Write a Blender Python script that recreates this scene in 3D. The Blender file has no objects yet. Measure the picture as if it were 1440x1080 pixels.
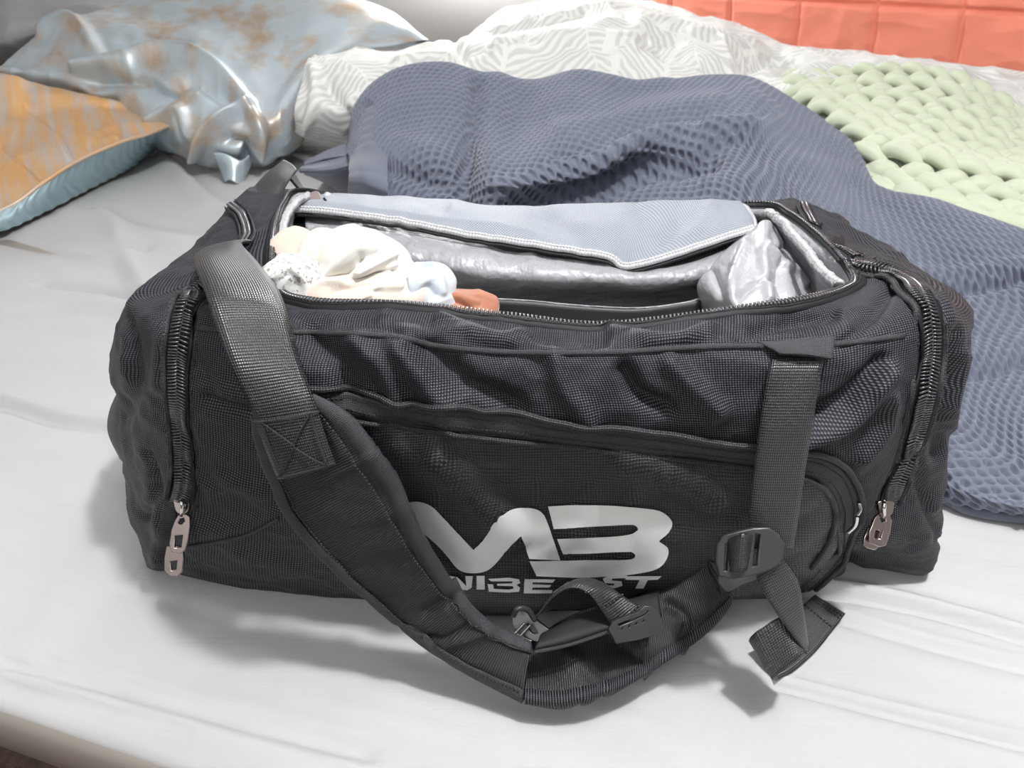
import bpy, math, random
import numpy as np
from mathutils import Vector, Matrix
from mathutils.bvhtree import BVHTree
from mathutils.geometry import delaunay_2d_cdt

random.seed(4); np.random.seed(4)
SC = bpy.context.scene
COL = SC.collection

# ------------------------------------------------------------------ camera, world, lights, exposure
FPX, CX, CY = 1040.0, 720.0, 540.0
H, PITCH = 0.54, math.radians(32)
cp, sp = math.cos(PITCH), math.sin(PITCH)
cam_d = bpy.data.cameras.new('camera'); cam = bpy.data.objects.new('camera', cam_d); COL.objects.link(cam)
cam_d.sensor_width = 36.0; cam_d.lens = 36.0*FPX/1440.0
cam.location = (0, 0, H); cam.rotation_euler = (math.pi/2-PITCH, 0, 0)
cam_d.dof.use_dof = True; cam_d.dof.focus_distance = 0.56; cam_d.dof.aperture_fstop = 13.0
cam_d.clip_start = 0.02
SC.camera = cam
SC.view_settings.view_transform = 'Standard'; SC.view_settings.look = 'None'
SC.view_settings.gamma = 1.0; SC.view_settings.use_curve_mapping = False
SC.view_settings.exposure = 0.25
W = bpy.data.worlds.new('world'); SC.world = W; W.use_nodes = True
W.node_tree.nodes['Background'].inputs[0].default_value = (0.97, 0.98, 1.0, 1)
W.node_tree.nodes['Background'].inputs[1].default_value = 0.4

def lamp(name, loc, radius, power, color=(1, 1, 1)):
    l = bpy.data.lights.new(name, 'POINT'); l.shadow_soft_size = radius; l.energy = power; l.color = color
    o = bpy.data.objects.new(name, l); COL.objects.link(o); o.location = loc; return o
lamp('ceiling_lamp', (0.42, 0.24, 1.76), 0.055, 84, (0.975, 0.985, 1.0))
lamp('wall_fill_light', (-0.15, 3.28, 0.78), 0.10, 46, (0.975, 0.985, 1.0))  # unseen light added to brighten the back wall and far bedding
lamp('front_fill_light', (-0.9, -1.3, 1.55), 0.35, 30, (0.975, 0.985, 1.0))  # soft fill added behind the camera to lift shadows, bag front and logo

# ------------------------------------------------------------------ helpers: pixels to points
def ray(px, py):
    u = (px-CX)/FPX; v = (CY-py)/FPX
    return np.array([u, cp+v*sp, -sp+v*cp])
def P(px, py, Y):                       # point on the sight line at distance Y in front of the camera
    d = ray(px, py); return np.array([0, 0, H])+d*(Y/d[1])
def PZ(px, py, z=0.0):                  # point on the sight line at height z
    d = ray(px, py); return np.array([0, 0, H])+d*((z-H)/d[2])
def proj(V):
    x = V[..., 0]; y = V[..., 1]; z = V[..., 2]-H
    dep = y*cp-z*sp; up = y*sp+z*cp
    return CX+FPX*x/dep, CY-FPX*up/dep
def pt(t):
    if t[0] == 'w': return np.array(t[1:], float)
    if t[0] == 'z': return PZ(*t[1:])
    return P(*t)

def cr(A, n, closed=False):             # Catmull-Rom along axis 0
    A = np.asarray(A, float); m = len(A)
    if closed:
        t = np.arange(n)/n*m; i = np.floor(t).astype(int); f = t-i
        g = lambda k: A[(i+k) % m]
    else:
        t = np.linspace(0, m-1, n); i = np.minimum(np.floor(t).astype(int), m-2); f = t-i
        E = np.concatenate([[2*A[0]-A[1]], A, [2*A[-1]-A[-2]]])
        g = lambda k: E[i+k+1]
    f = f.reshape((-1,)+(1,)*(A.ndim-1))
    p0, p1, p2, p3 = g(-1), g(0), g(1), g(2)
    return 0.5*((2*p1)+(-p0+p2)*f+(2*p0-5*p1+4*p2-p3)*f**2+(-p0+3*p1-3*p2+p3)*f**3)
def surf(rows, nr, nc, closed=False):
    A = np.array([[pt(t) for t in r] for r in rows])
    A = cr(A, nr)
    return cr(A.transpose(1, 0, 2), nc, closed).transpose(1, 0, 2)
def gnormals(V, closed=False):
    if closed:
        dc = np.roll(V, -1, 1)-np.roll(V, 1, 1)
    else:
        dc = np.gradient(V, axis=1)
    dr = np.gradient(V, axis=0)
    N = np.cross(dc, dr); L = np.linalg.norm(N, axis=2, keepdims=True); L[L < 1e-12] = 1
    return N/L
def metric_uv(V):
    du = np.linalg.norm(np.diff(V, axis=1), axis=2).mean(0); dv = np.linalg.norm(np.diff(V, axis=0), axis=2).mean(1)
    u = np.concatenate([[0], np.cumsum(du)]); v = np.concatenate([[0], np.cumsum(dv)])
    U, Vv = np.meshgrid(u, v); return U, Vv

# value noise, vectorised
def _hash(i, j, k, s):
    h = (i*374761393+j*668265263+k*2147483647+s*1274126177) & 0xffffffff
    h = ((h ^ (h >> 13))*1274126177) & 0xffffffff
    return ((h ^ (h >> 16)) & 0xffffff)/float(0xffffff)*2-1
def noise(Q, freq, seed=0):
    Q = np.asarray(Q)*freq; i = np.floor(Q).astype(np.int64); f = Q-i; f = f*f*f*(f*(f*6-15)+10)
    r = 0
    for a in (0, 1):
        for b in (0, 1):
            for c in (0, 1):
                w = (f[..., 0] if a else 1-f[..., 0])*(f[..., 1] if b else 1-f[..., 1])*(f[..., 2] if c else 1-f[..., 2])
                r = r+w*_hash(i[..., 0]+a, i[..., 1]+b, i[..., 2]+c, seed)
    return r
def fbm(Q, freq, o=3, seed=0):
    r = 0
    for k in range(o): r = r+noise(Q, freq*2**k, seed+k)/2**k
    return r
def ridged(Q, freq, o=3, seed=0):
    r = 0
    for k in range(o): r = r+(1-2*np.abs(noise(Q, freq*2**k, seed+k)))/2**k
    return r
def segdist(X, Y, line):
    best = np.full(X.shape, 1e9); line = np.array(line, float)
    for a, b in zip(line[:-1], line[1:]):
        d = b-a; L = (d**2).sum()+1e-12
        t = np.clip(((X-a[0])*d[0]+(Y-a[1])*d[1])/L, 0, 1)
        best = np.minimum(best, np.hypot(X-a[0]-t*d[0], Y-a[1]-t*d[1]))
    return best
def strokes(V, N, lst, mask=None):      # fold lines: (polyline, width, height along the normal)
    px, py = proj(V); D = np.zeros(px.shape)
    for line, w, h in lst:
        l = cr(np.array(line, float), max(6, len(line)*4))
        D += h*np.exp(-(segdist(px, py, l)/w)**2)
    if mask is not None: D *= mask
    return V+N*D[..., None]

# ------------------------------------------------------------------ helpers: meshes and objects
def link(name, me, mat=None, parent=None):
    o = bpy.data.objects.new(name, me); COL.objects.link(o)
    if mat: me.materials.append(mat)
    if parent: o.parent = parent
    return o
def np_mesh(name, V, F, uv=None, smooth=True):
    V = np.asarray(V, float).reshape(-1, 3); F = np.asarray(F)
    me = bpy.data.meshes.new(name); n = F.shape[1]
    me.vertices.add(len(V)); me.vertices.foreach_set('co', V.ravel())
    me.loops.add(F.size); me.loops.foreach_set('vertex_index', F.ravel().astype(np.int32))
    me.polygons.add(len(F)); me.polygons.foreach_set('loop_start', np.arange(len(F), dtype=np.int32)*n)
    if uv is not None:
        l = me.uv_layers.new(name='UVMap'); l.data.foreach_set('uv', np.asarray(uv)[F.ravel()].ravel())
    me.update(calc_edges=True); me.validate()
    if smooth: me.polygons.foreach_set('use_smooth', [True]*len(me.polygons))
    return me
def grid_faces(R, C, closed=False, off=0, flip=False):
    r, c = np.meshgrid(np.arange(R-1), np.arange(C if closed else C-1), indexing='ij')
    a = r*C+c; b = r*C+(c+1) % C; d = (r+1)*C+c; e = (r+1)*C+(c+1) % C
    F = np.stack([a, b, e, d], -1).reshape(-1, 4)+off
    return F[:, ::-1] if flip else F
def grid_obj(name, V, mat, parent=None, thick=0.0, closed=False, N=None):
    R, C = V.shape[:2]
    if closed:
        V2 = np.concatenate([V, V[:, :1]], 1)
        U, Vv = metric_uv(V2); C2 = C+1
        V = V2; C = C2; N = gnormals(V) if N is None else np.concatenate([N, N[:, :1]], 1)
    else:
        U, Vv = metric_uv(V)
        if N is None: N = gnormals(V)
    uv = np.stack([U.ravel(), Vv.ravel()], 1)
    if thick == 0:
        return link(name, np_mesh(name, V, grid_faces(R, C), uv), mat, parent)
    B = V-N*thick; n = R*C
    F = [grid_faces(R, C), grid_faces(R, C, off=n, flip=True)]
    idx = np.arange(n).reshape(R, C)
    loop = np.concatenate([idx[0, :], idx[1:, -1], idx[-1, -2::-1], idx[-2:0:-1, 0]])
    nx = np.roll(loop, -1)
    F.append(np.stack([nx, loop, loop+n, nx+n], 1))
    return link(name, np_mesh(name, np.concatenate([V.reshape(-1, 3), B.reshape(-1, 3)]), np.concatenate(F), np.concatenate([uv, uv])), mat, parent)
def tube(name, pts, r, mat, parent=None, seg=8, n=None, closed=False, flat=1.0):
    pts = np.asarray(pts, float)
    if n: pts = cr(pts, n, closed)
    T = (np.roll(pts, -1, 0)-np.roll(pts, 1, 0)) if closed else np.gradient(pts, axis=0)
    T /= np.linalg.norm(T, axis=1, keepdims=True)+1e-12
    up = np.array([0.0, -0.6, 0.8]); A = np.cross(T, up); A /= np.linalg.norm(A, axis=1, keepdims=True)+1e-9
    B = np.cross(A, T)
    th = np.arange(seg)/seg*2*math.pi
    rr = np.full(len(pts), r) if np.isscalar(r) else np.interp(np.linspace(0, 1, len(pts)), np.linspace(0, 1, len(r)), r)
    V = pts[:, None]+rr[:, None, None]*(np.cos(th)[None, :, None]*A[:, None]+flat*np.sin(th)[None, :, None]*B[:, None])
    L = np.concatenate([[0], np.cumsum(np.linalg.norm(np.diff(pts, axis=0), axis=1))])
    m = len(pts); Vx = V.reshape(-1, 3); F = grid_faces(m, seg, closed=True)
    uv = np.stack([np.tile(th/6.28*0.02, m), np.repeat(L, seg)], 1)
    if closed:
        a = (m-1)*seg+np.arange(seg); b = (m-1)*seg+(np.arange(seg)+1) % seg
        F = np.concatenate([F, np.stack([a, b, (np.arange(seg)+1) % seg, np.arange(seg)], 1)])
    else:
        caps = []
        for base in (0, (m-1)*seg):
            c = len(Vx); Vx = np.concatenate([Vx, [V.reshape(-1, 3)[base:base+seg].mean(0)]]); uv = np.concatenate([uv, [[0, 0]]])
            for k in range(seg): caps.append([base+k, base+(k+1) % seg, c, c])
        T3 = np.array([[a, b, c] for a, b, c, _ in caps])
        q = F; tris = np.concatenate([q[:, [0, 1, 2]], q[:, [0, 2, 3]], T3]); F = tris
    return link(name, np_mesh(name, Vx, F, uv), mat, parent)
def empty(name, loc, label, cat, group=None):
    o = bpy.data.objects.new(name, None); COL.objects.link(o); o.location = loc
    o.empty_display_size = 0.05
    bpy.context.view_layer.update()
    return tag(o, label, cat, group)
def tag(o, label=None, cat=None, group=None, kind=None):
    if label: o['label'] = label
    if cat: o['category'] = cat
    if group: o['group'] = group
    if kind: o['kind'] = kind
    return o
def adopt(o, parent):                    # keep world position under an Empty that is not at the origin
    o.parent = parent; o.matrix_parent_inverse = Matrix.Translation(parent.location).inverted()
    return o
def boxes(name, items, mat, parent=None, kind=None):   # items: (centre, ax, ay, az half-vectors)
    Vs, Fs = [], []
    base = np.array([[-1, -1, -1], [1, -1, -1], [1, 1, -1], [-1, 1, -1], [-1, -1, 1], [1, -1, 1], [1, 1, 1], [-1, 1, 1]], float)
    f = np.array([[0, 3, 2, 1], [4, 5, 6, 7], [0, 1, 5, 4], [1, 2, 6, 5], [2, 3, 7, 6], [3, 0, 4, 7]])
    for k, (c, a, b, d) in enumerate(items):
        Vs.append(c+base[:, :1]*a+base[:, 1:2]*b+base[:, 2:]*d); Fs.append(f+8*k)
    o = link(name, np_mesh(name, np.concatenate(Vs), np.concatenate(Fs), None, smooth=False), mat, parent)
    if kind: o['kind'] = kind
    return o
def pixplate(name, outer, holes, centre, nrm, thick, mat, parent, bevel=0.0004, smoothn=0):
    """flat stamped plate: outline and holes given along sight lines onto the plane through centre with normal nrm"""
    c = np.array(centre, float); n = np.array(nrm, float); n /= np.linalg.norm(n)
    ax = np.cross([0, 0, 1.0], n); ax /= np.linalg.norm(ax); ay = np.cross(n, ax)
    cu = bpy.data.curves.new(name, 'CURVE'); cu.dimensions = '2D'; cu.fill_mode = 'BOTH'
    cu.extrude = thick/2; cu.bevel_depth = bevel; cu.bevel_resolution = 1
    for pl in [outer]+list(holes):
        p = np.array(pl, float)
        if smoothn: p = cr(p, smoothn, True)
        s = cu.splines.new('POLY'); s.points.add(len(p)-1); s.use_cyclic_u = True
        for k, (x, y) in enumerate(p):
            d = ray(x, y); o0 = np.array([0, 0, H]); t = ((c-o0)@n)/(d@n); q = o0+d*t-c
            s.points[k].co = (q@ax, q@ay, 0, 1)
    tmp = bpy.data.objects.new('tmp', cu); COL.objects.link(tmp)
    M = Matrix(((ax[0], ay[0], n[0], c[0]), (ax[1], ay[1], n[1], c[1]), (ax[2], ay[2], n[2], c[2]), (0, 0, 0, 1)))
    bpy.context.view_layer.update()
    me = bpy.data.meshes.new_from_object(tmp.evaluated_get(bpy.context.evaluated_depsgraph_get()))
    bpy.data.objects.remove(tmp); bpy.data.curves.remove(cu)
    me.transform(M); me.name = name
    me.materials.clear()
    o = link(name, me, mat, parent)
    return o

# ------------------------------------------------------------------ materials
def mat(name, color, rough=0.6, metal=0.0, spec=0.5, sheen=0.0):
    m = bpy.data.materials.new(name); m.use_nodes = True; b = m.node_tree.nodes['Principled BSDF']
    b.inputs['Base Color'].default_value = (*color, 1); b.inputs['Roughness'].default_value = rough
    b.inputs['Metallic'].default_value = metal; b.inputs['Specular IOR Level'].default_value = spec
    b.inputs['Sheen Weight'].default_value = sheen
    return m
class NT:
    def __init__(s, m): s.m = m; s.t = m.node_tree; s.b = s.t.nodes['Principled BSDF']
    def n(s, typ, **k):
        x = s.t.nodes.new(typ)
        for a, b in k.items(): setattr(x, a, b)
        return x
    def l(s, a, b): s.t.links.new(a, b)
    def math(s, op, a, b=None, c=None):
        x = s.n('ShaderNodeMath', operation=op)
        for k, v in enumerate((a, b, c)):
            if v is None: continue
            if isinstance(v, (int, float)): x.inputs[k].default_value = v
            else: s.l(v, x.inputs[k])
        return x.outputs[0]
    def uv(s):
        t = s.n('ShaderNodeTexCoord'); return t.outputs['UV']
    def sep(s, v):
        x = s.n('ShaderNodeSeparateXYZ'); s.l(v, x.inputs[0]); return x.outputs
    def noise(s, vec, scale, detail=3, rough=0.5):
        x = s.n('ShaderNodeTexNoise'); s.l(vec, x.inputs['Vector']); x.inputs['Scale'].default_value = scale
        x.inputs['Detail'].default_value = detail; x.inputs['Roughness'].default_value = rough; return x.outputs['Fac']
    def ramp(s, fac, stops):
        x = s.n('ShaderNodeValToRGB'); s.l(fac, x.inputs[0]); e = x.color_ramp.elements
        while len(e) < len(stops): e.new(0.5)
        for k, (p, c) in enumerate(stops):
            e[k].position = p; e[k].color = (*c, 1) if len(c) == 3 else c
        return x.outputs[0]
    def bump(s, h, strength=0.5, dist=0.001):
        x = s.n('ShaderNodeBump'); x.inputs['Strength'].default_value = strength; x.inputs['Distance'].default_value = dist
        s.l(h, x.inputs['Height']); s.l(x.outputs[0], s.b.inputs['Normal']); return x
def weave(name, c0, c1, pu, pv, rough=0.5, strength=0.8, dist=0.0006, spec=0.5, stagger=True, sheen=0.0, mott=0.25):
    m = mat(name, c0, rough, 0, spec, sheen); t = NT(m); o = t.sep(t.uv())
    if stagger:
        a = t.math('SINE', t.math('MULTIPLY', t.math('ADD', o[0], t.math('MULTIPLY', o[1], pu/pv)), math.pi/pu))
        b = t.math('SINE', t.math('MULTIPLY', t.math('SUBTRACT', o[0], t.math('MULTIPLY', o[1], pu/pv)), math.pi/pu))
        h = t.math('MULTIPLY', a, b)
        h = t.math('MULTIPLY_ADD', h, 0.5, 0.5)
    else:
        a = t.math('SINE', t.math('MULTIPLY', o[0], 2*math.pi/pu)); b = t.math('SINE', t.math('MULTIPLY', o[1], 2*math.pi/pv))
        h = t.math('MULTIPLY_ADD', t.math('ADD', t.math('MULTIPLY', a, 0.15), t.math('MULTIPLY', b, 0.85)), 0.5, 0.5)
    nz = t.noise(t.uv(), 350, 2)
    f = t.math('MULTIPLY', t.math('POWER', h, 3.2), t.math('ADD', 1.0-mott, t.math('MULTIPLY', nz, 2*mott)))
    t.l(t.ramp(f, [(0.05, c0), (0.9, c1)]), t.b.inputs['Base Color'])
    t.bump(h, strength, dist)
    return m
M = {}
M['nylon'] = weave('black_woven_nylon', (0.010, 0.0105, 0.013), (0.16, 0.167, 0.195), 0.0021, 0.0021, rough=0.5, spec=0.2)
M['nylon_rib'] = weave('black_ribbed_nylon', (0.009, 0.0095, 0.011), (0.12, 0.125, 0.14), 0.0016, 0.0022, rough=0.5, spec=0.2, stagger=False)
M['pocket_nylon'] = weave('pocket_nylon', (0.008, 0.0085, 0.010), (0.075, 0.078, 0.088), 0.0018, 0.0018, rough=0.5)
M['webbing'] = weave('black_webbing', (0.010, 0.010, 0.011), (0.11, 0.11, 0.117), 0.0015, 0.0021, rough=0.3, strength=0.8, spec=0.8)
M['pad'] = weave('strap_pad_fabric', (0.006, 0.0065, 0.008), (0.05, 0.052, 0.058), 0.002, 0.0019, rough=0.5, stagger=False)
M['tape'] = weave('binding_tape', (0.02, 0.02, 0.024), (0.115, 0.117, 0.13), 0.0012, 0.0012, rough=0.65, strength=0.6)
M['black'] = mat('black_zip_tape', (0.012, 0.012, 0.014), 0.6, 0, 0.3)
M['teeth'] = mat('black_zip_teeth', (0.07, 0.07, 0.078), 0.2, 0.3, 0.9)
M['plastic'] = mat('dark_grey_plastic', (0.035, 0.035, 0.038), 0.33)
M['metal'] = mat('gunmetal', (0.50, 0.42, 0.41), 0.22, 1.0)
M['chrome'] = mat('chrome', (0.75, 0.74, 0.74), 0.12, 1.0)
M['print'] = mat('silver_white_print', (0.93, 0.96, 0.95), 0.45, 0.45)
M['stitch'] = mat('black_thread', (0.03, 0.03, 0.033), 0.6)
M['lining'] = mat('silver_lining', (0.34, 0.34, 0.36), 0.46, 0.1, 0.6)
t = NT(M['lining']); t.bump(t.noise(t.uv(), 45, 4), 0.6, 0.012)
M['pouch'] = mat('silver_satin', (0.50, 0.50, 0.53), 0.33, 0.25, 0.7)
t = NT(M['pouch']); t.bump(t.noise(t.uv(), 30, 4), 0.5, 0.012)
M['dark_lining'] = mat('dark_lining', (0.03, 0.03, 0.034), 0.5)
M['binding'] = weave('light_grey_binding', (0.42, 0.42, 0.44), (0.66, 0.66, 0.68), 0.003, 0.003, rough=0.6)
# mesh pocket net
m = mat('pale_blue_grey_net', (0.36, 0.40, 0.46), 0.55); M['net'] = m; t = NT(m); o = t.sep(t.uv())
a = t.math('ABSOLUTE', t.math('SINE', t.math('MULTIPLY', t.math('ADD', o[0], o[1]), math.pi/0.0030)))
b = t.math('ABSOLUTE', t.math('SINE', t.math('MULTIPLY', t.math('SUBTRACT', o[0], o[1]), math.pi/0.0030)))
h = t.math('MAXIMUM', t.math('SUBTRACT', 1.0, a), t.math('SUBTRACT', 1.0, b))
t.l(t.ramp(h, [(0.25, (0.17, 0.19, 0.225)), (0.6, (0.40, 0.43, 0.48))]), t.b.inputs['Base Color']); t.bump(h, 0.6, 0.0008)
# sheet
m = mat('grey_sheet_cotton', (0.54, 0.54, 0.54), 0.85, 0, 0.2, 0.2); M['sheet'] = m; t = NT(m)
tc = t.n('ShaderNodeTexCoord').outputs['Object']; nz = t.noise(tc, 900, 2); nb = t.noise(tc, 4, 3)
mp = t.n('ShaderNodeMapping'); t.l(tc, mp.inputs[0]); mp.inputs['Rotation'].default_value[2] = math.radians(17.5); mp.inputs['Scale'].default_value = (2, 45, 1)
st = t.noise(mp.outputs[0], 1.0, 4, 0.6)
t.bump(t.math('ADD', t.math('MULTIPLY', nz, 0.15), t.math('MULTIPLY', st, 0.8)), 0.25, 0.004)
t.l(t.ramp(nb, [(0.3, (0.52, 0.52, 0.518)), (0.7, (0.56, 0.56, 0.56))]), t.b.inputs['Base Color'])
M['mattress'] = mat('mattress_side_fabric', (0.47, 0.43, 0.385), 0.9, 0, 0.2)
M['waffle'] = mat('slate_blue_cotton', (0.15, 0.166, 0.218), 0.9, 0, 0.2, 0.35)
M['waffle_hem'] = mat('slate_blue_hem', (0.155, 0.17, 0.22), 0.9, 0, 0.2, 0.3)
M['knit'] = mat('sage_chenille', (0.60, 0.65, 0.49), 0.95, 0, 0.15, 0.4)
t = NT(M['knit']); t.bump(t.noise(t.n('ShaderNodeTexCoord').outputs['Object'], 700, 2), 0.4, 0.001)
# leaf print duvet
m = mat('leaf_print_cotton', (0.8, 0.8, 0.78), 0.9, 0, 0.2, 0.2); M['duvet'] = m; t = NT(m)
vo = t.n('ShaderNodeTexVoronoi'); vo.feature = 'F1'; vo.inputs['Scale'].default_value = 3.1; vo.inputs['Randomness'].default_value = 0.9
nzn = t.n('ShaderNodeTexNoise'); nzn.inputs['Scale'].default_value = 6; t.l(t.uv(), nzn.inputs['Vector'])
mx = t.n('ShaderNodeMix', data_type='RGBA', blend_type='LINEAR_LIGHT'); mx.inputs[0].default_value = 0.05
t.l(t.uv(), mx.inputs[6]); t.l(nzn.outputs['Color'], mx.inputs[7])
t.l(mx.outputs[2], vo.inputs['Vector'])
vs = t.n('ShaderNodeVectorMath', operation='SUBTRACT'); t.l(mx.outputs[2], vs.inputs[0]); t.l(vo.outputs['Position'], vs.inputs[1])
vr = t.n('ShaderNodeVectorRotate', rotation_type='Z_AXIS'); t.l(vs.outputs[0], vr.inputs['Vector'])
cs = t.sep(vo.outputs['Color']); t.l(t.math('MULTIPLY', cs[0], 6.28), vr.inputs['Angle'])
o = t.sep(vr.outputs[0])
ay_ = t.math('ABSOLUTE', o[1])
s_ = t.math('ADD', o[0], t.math('SUBTRACT', t.math('MULTIPLY', ay_, 0.9), t.math('MULTIPLY', t.math('MULTIPLY', ay_, ay_), 3.0)))
wv = t.math('MULTIPLY_ADD', t.math('SINE', t.math('MULTIPLY', s_, 2*math.pi/0.021)), 0.5, 0.5)
vn = t.math('LESS_THAN', ay_, 0.0022)
vd = t.n('ShaderNodeTexVoronoi'); vd.feature = 'DISTANCE_TO_EDGE'; vd.inputs['Scale'].default_value = 3.1; vd.inputs['Randomness'].default_value = 0.9; t.l(mx.outputs[2], vd.inputs['Vector'])
ed = t.math('LESS_THAN', vd.outputs['Distance'], 0.018)
h = t.math('MAXIMUM', t.math('MAXIMUM', wv, vn), ed)
t.l(t.ramp(h, [(0.40, (0.64, 0.64, 0.63)), (0.62, (0.82, 0.82, 0.79))]), t.b.inputs['Base Color']); t.bump(h, 0.35, 0.002)
M['duvet_hem'] = mat('white_cotton_piping', (0.8, 0.8, 0.78), 0.9)
# satin pillows
def satin(name, ca, cb, lo, hi, scale, streak=(1, 1, 1), rough=0.3, metal=0.45):
    m = mat(name, ca, rough, metal, 0.7); t = NT(m)
    mp = t.n('ShaderNodeMapping'); t.l(t.uv(), mp.inputs[0]); mp.inputs['Scale'].default_value = streak
    n1 = t.noise(mp.outputs[0], scale, 6, 0.62)
    t.l(t.ramp(n1, [(lo, ca), (hi, cb)]), t.b.inputs['Base Color'])
    mp2 = t.n('ShaderNodeMapping'); t.l(t.uv(), mp2.inputs[0]); mp2.inputs['Scale'].default_value = (300, 12, 1)
    t.bump(t.noise(mp2.outputs[0], 1, 3), 0.15, 0.002)
    return m
M['satin_blue'] = satin('silver_blue_satin', (0.55, 0.63, 0.68), (0.52, 0.38, 0.26), 0.47, 0.66, 7, (1, 1, 1), 0.38, 0.35)
M['satin_gold'] = satin('copper_gold_satin', (0.78, 0.45, 0.19), (0.62, 0.56, 0.52), 0.42, 0.62, 1.0, (28, 4, 1), 0.46, 0.3)
M['satin_plain'] = satin('plain_blue_satin', (0.40, 0.56, 0.62), (0.46, 0.61, 0.66), 0.4, 0.6, 1.0, (90, 4, 1), 0.42, 0.2)
M['orange'] = mat('coral_orange_cotton', (0.85, 0.27, 0.18), 0.85, 0, 0.2, 0.2)
t = NT(M['orange']); t.bump(t.noise(t.uv(), 14, 3), 0.4, 0.01)
M['orange_seam'] = mat('coral_seam_thread', (0.70, 0.14, 0.08), 0.9)
M['grey_pillow'] = mat('grey_pillowcase', (0.30, 0.29, 0.30), 0.9, 0, 0.2, 0.2)
M['ceil'] = mat('white_ceiling_paint', (0.82, 0.81, 0.79), 0.9)
M['wall'] = mat('cream_wall_paint', (0.88, 0.865, 0.84), 0.9)
t = NT(M['wall']); t.bump(t.noise(t.n('ShaderNodeTexCoord').outputs['Object'], 60, 3), 0.1, 0.002)
m = mat('brown_carpet', (0.16, 0.11, 0.095), 0.95); M['floor'] = m; t = NT(m)
tc = t.n('ShaderNodeTexCoord').outputs['Object']
t.l(t.ramp(t.noise(tc, 60, 4), [(0.3, (0.11, 0.075, 0.065)), (0.7, (0.22, 0.155, 0.135))]), t.b.inputs['Base Color']); t.bump(t.noise(tc, 300, 2), 0.5, 0.004)
M['base'] = mat('bed_base_fabric', (0.2, 0.18, 0.17), 0.9)
def cloth(name, c, c2=None, scale=30, lo=0.45, hi=0.6):
    m = mat(name, c, 0.9, 0, 0.2, 0.3); t = NT(m); tc = t.n('ShaderNodeTexCoord').outputs['Object']
    if c2: t.l(t.ramp(t.noise(tc, scale, 3), [(lo, c), (hi, c2)]), t.b.inputs['Base Color'])
    t.bump(t.noise(tc, 120, 4), 0.35, 0.003); return m
M['c_cream'] = cloth('cream_cotton', (0.74, 0.67, 0.59), (0.70, 0.52, 0.44), 26, 0.5, 0.75)
M['c_yellow'] = cloth('pale_yellow_cotton', (0.70, 0.55, 0.47), (0.70, 0.64, 0.42), 22, 0.45, 0.6)
M['c_white'] = cloth('white_cotton', (0.77, 0.745, 0.70), (0.74, 0.69, 0.58), 18, 0.5, 0.8)
M['c_lace'] = cloth('white_lace', (0.82, 0.80, 0.78), (0.36, 0.35, 0.34), 240, 0.55, 0.60)
M['c_blue'] = cloth('blue_white_cotton', (0.62, 0.66, 0.72), (0.22, 0.34, 0.60), 25, 0.52, 0.66)
M['c_brown'] = cloth('terracotta_cotton', (0.44, 0.19, 0.115), (0.38, 0.15, 0.09), 40)
M['wicker'] = cloth('brown_wicker', (0.20, 0.145, 0.115), (0.10, 0.07, 0.055), 120)

# ------------------------------------------------------------------ setting: floor, walls
def quad(name, pts, mat_, kind='structure'):
    me = np_mesh(name, np.array(pts, float), np.array([[0, 1, 2, 3]]), np.array([[0, 0], [1, 0], [1, 1], [0, 1]]), smooth=False)
    o = link(name, me, mat_); o['kind'] = kind; return o
def slab(name, x0, x1, y0, y1, z0, z1, mat_, rot=0.0):
    o = boxes(name, [(np.array([(x0+x1)/2, (y0+y1)/2, (z0+z1)/2]), np.array([(x1-x0)/2, 0, 0]), np.array([0, (y1-y0)/2, 0]), np.array([0, 0, (z1-z0)/2]))], mat_)
    o['kind'] = 'structure'; return o
slab('floor', -3.5, 3.5, -2.5, 4.2, -0.55, -0.5, M['floor'])
slab('wall_back', -2.8, 3.2, 3.6, 3.7, -0.5, 2.0, M['wall'])
slab('wall_left', -2.9, -2.8, -2.2, 3.7, -0.5, 2.0, M['wall'])
slab('wall_right', 3.2, 3.3, -2.2, 3.7, -0.5, 2.0, M['wall'])
slab('wall_front', -2.9, 3.3, -2.3, -2.2, -0.5, 2.0, M['wall'])
slab('ceiling', -2.9, 3.3, -2.3, 3.7, 2.0, 2.1, M['ceil'])

# ------------------------------------------------------------------ bed: sheet over mattress, base
A17 = math.radians(17.2); e1 = np.array([math.cos(A17), -math.sin(A17)]); e2 = np.array([math.sin(A17), math.cos(A17)])
edge_mid = PZ(145, 1008, 0.0)[:2]
bed = empty('bed', (*edge_mid, -0.5), 'bed with a pale grey wrinkled fitted sheet lying under the black bag', 'bed')
s_line = np.linspace(-2.2, 2.2, 560)
tv = np.concatenate([[-0.012, -0.0105, -0.004], np.linspace(0.004, 0.75, 190), np.linspace(0.76, 2.6, 140)])
S, T = np.meshgrid(s_line, tv)
X = edge_mid[0]+S*e1[0]+T*e2[0]; Y = edge_mid[1]+S*e1[1]+T*e2[1]
Z = -0.012*np.exp(-np.maximum(T, 0)/0.012)
Z[0, :] = -0.020; Z[1, :] = -0.016; Z[2, :] = -0.012
V = np.stack([X, Y, Z], -1)
inner = np.clip((T-0.01)/0.05, 0, 1)
Q = np.stack([S*2.2, T*22, S*0], -1)
Zw = 0.0014*fbm(Q, 1.0, 3, 5)*inner+0.004*fbm(np.stack([X, Y, X*0], -1), 2.5, 3, 9)*np.clip((T-0.3)/0.3, 0, 1)
px_, py_ = proj(V)
def gl(line, w, h):                        # fold on the sheet traced on the bed plane
    l = np.array([PZ(*p)[:2] for p in line]); l = cr(l, 4*len(l)); return h*np.exp(-(segdist(X, Y, l)/w)**2)
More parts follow.
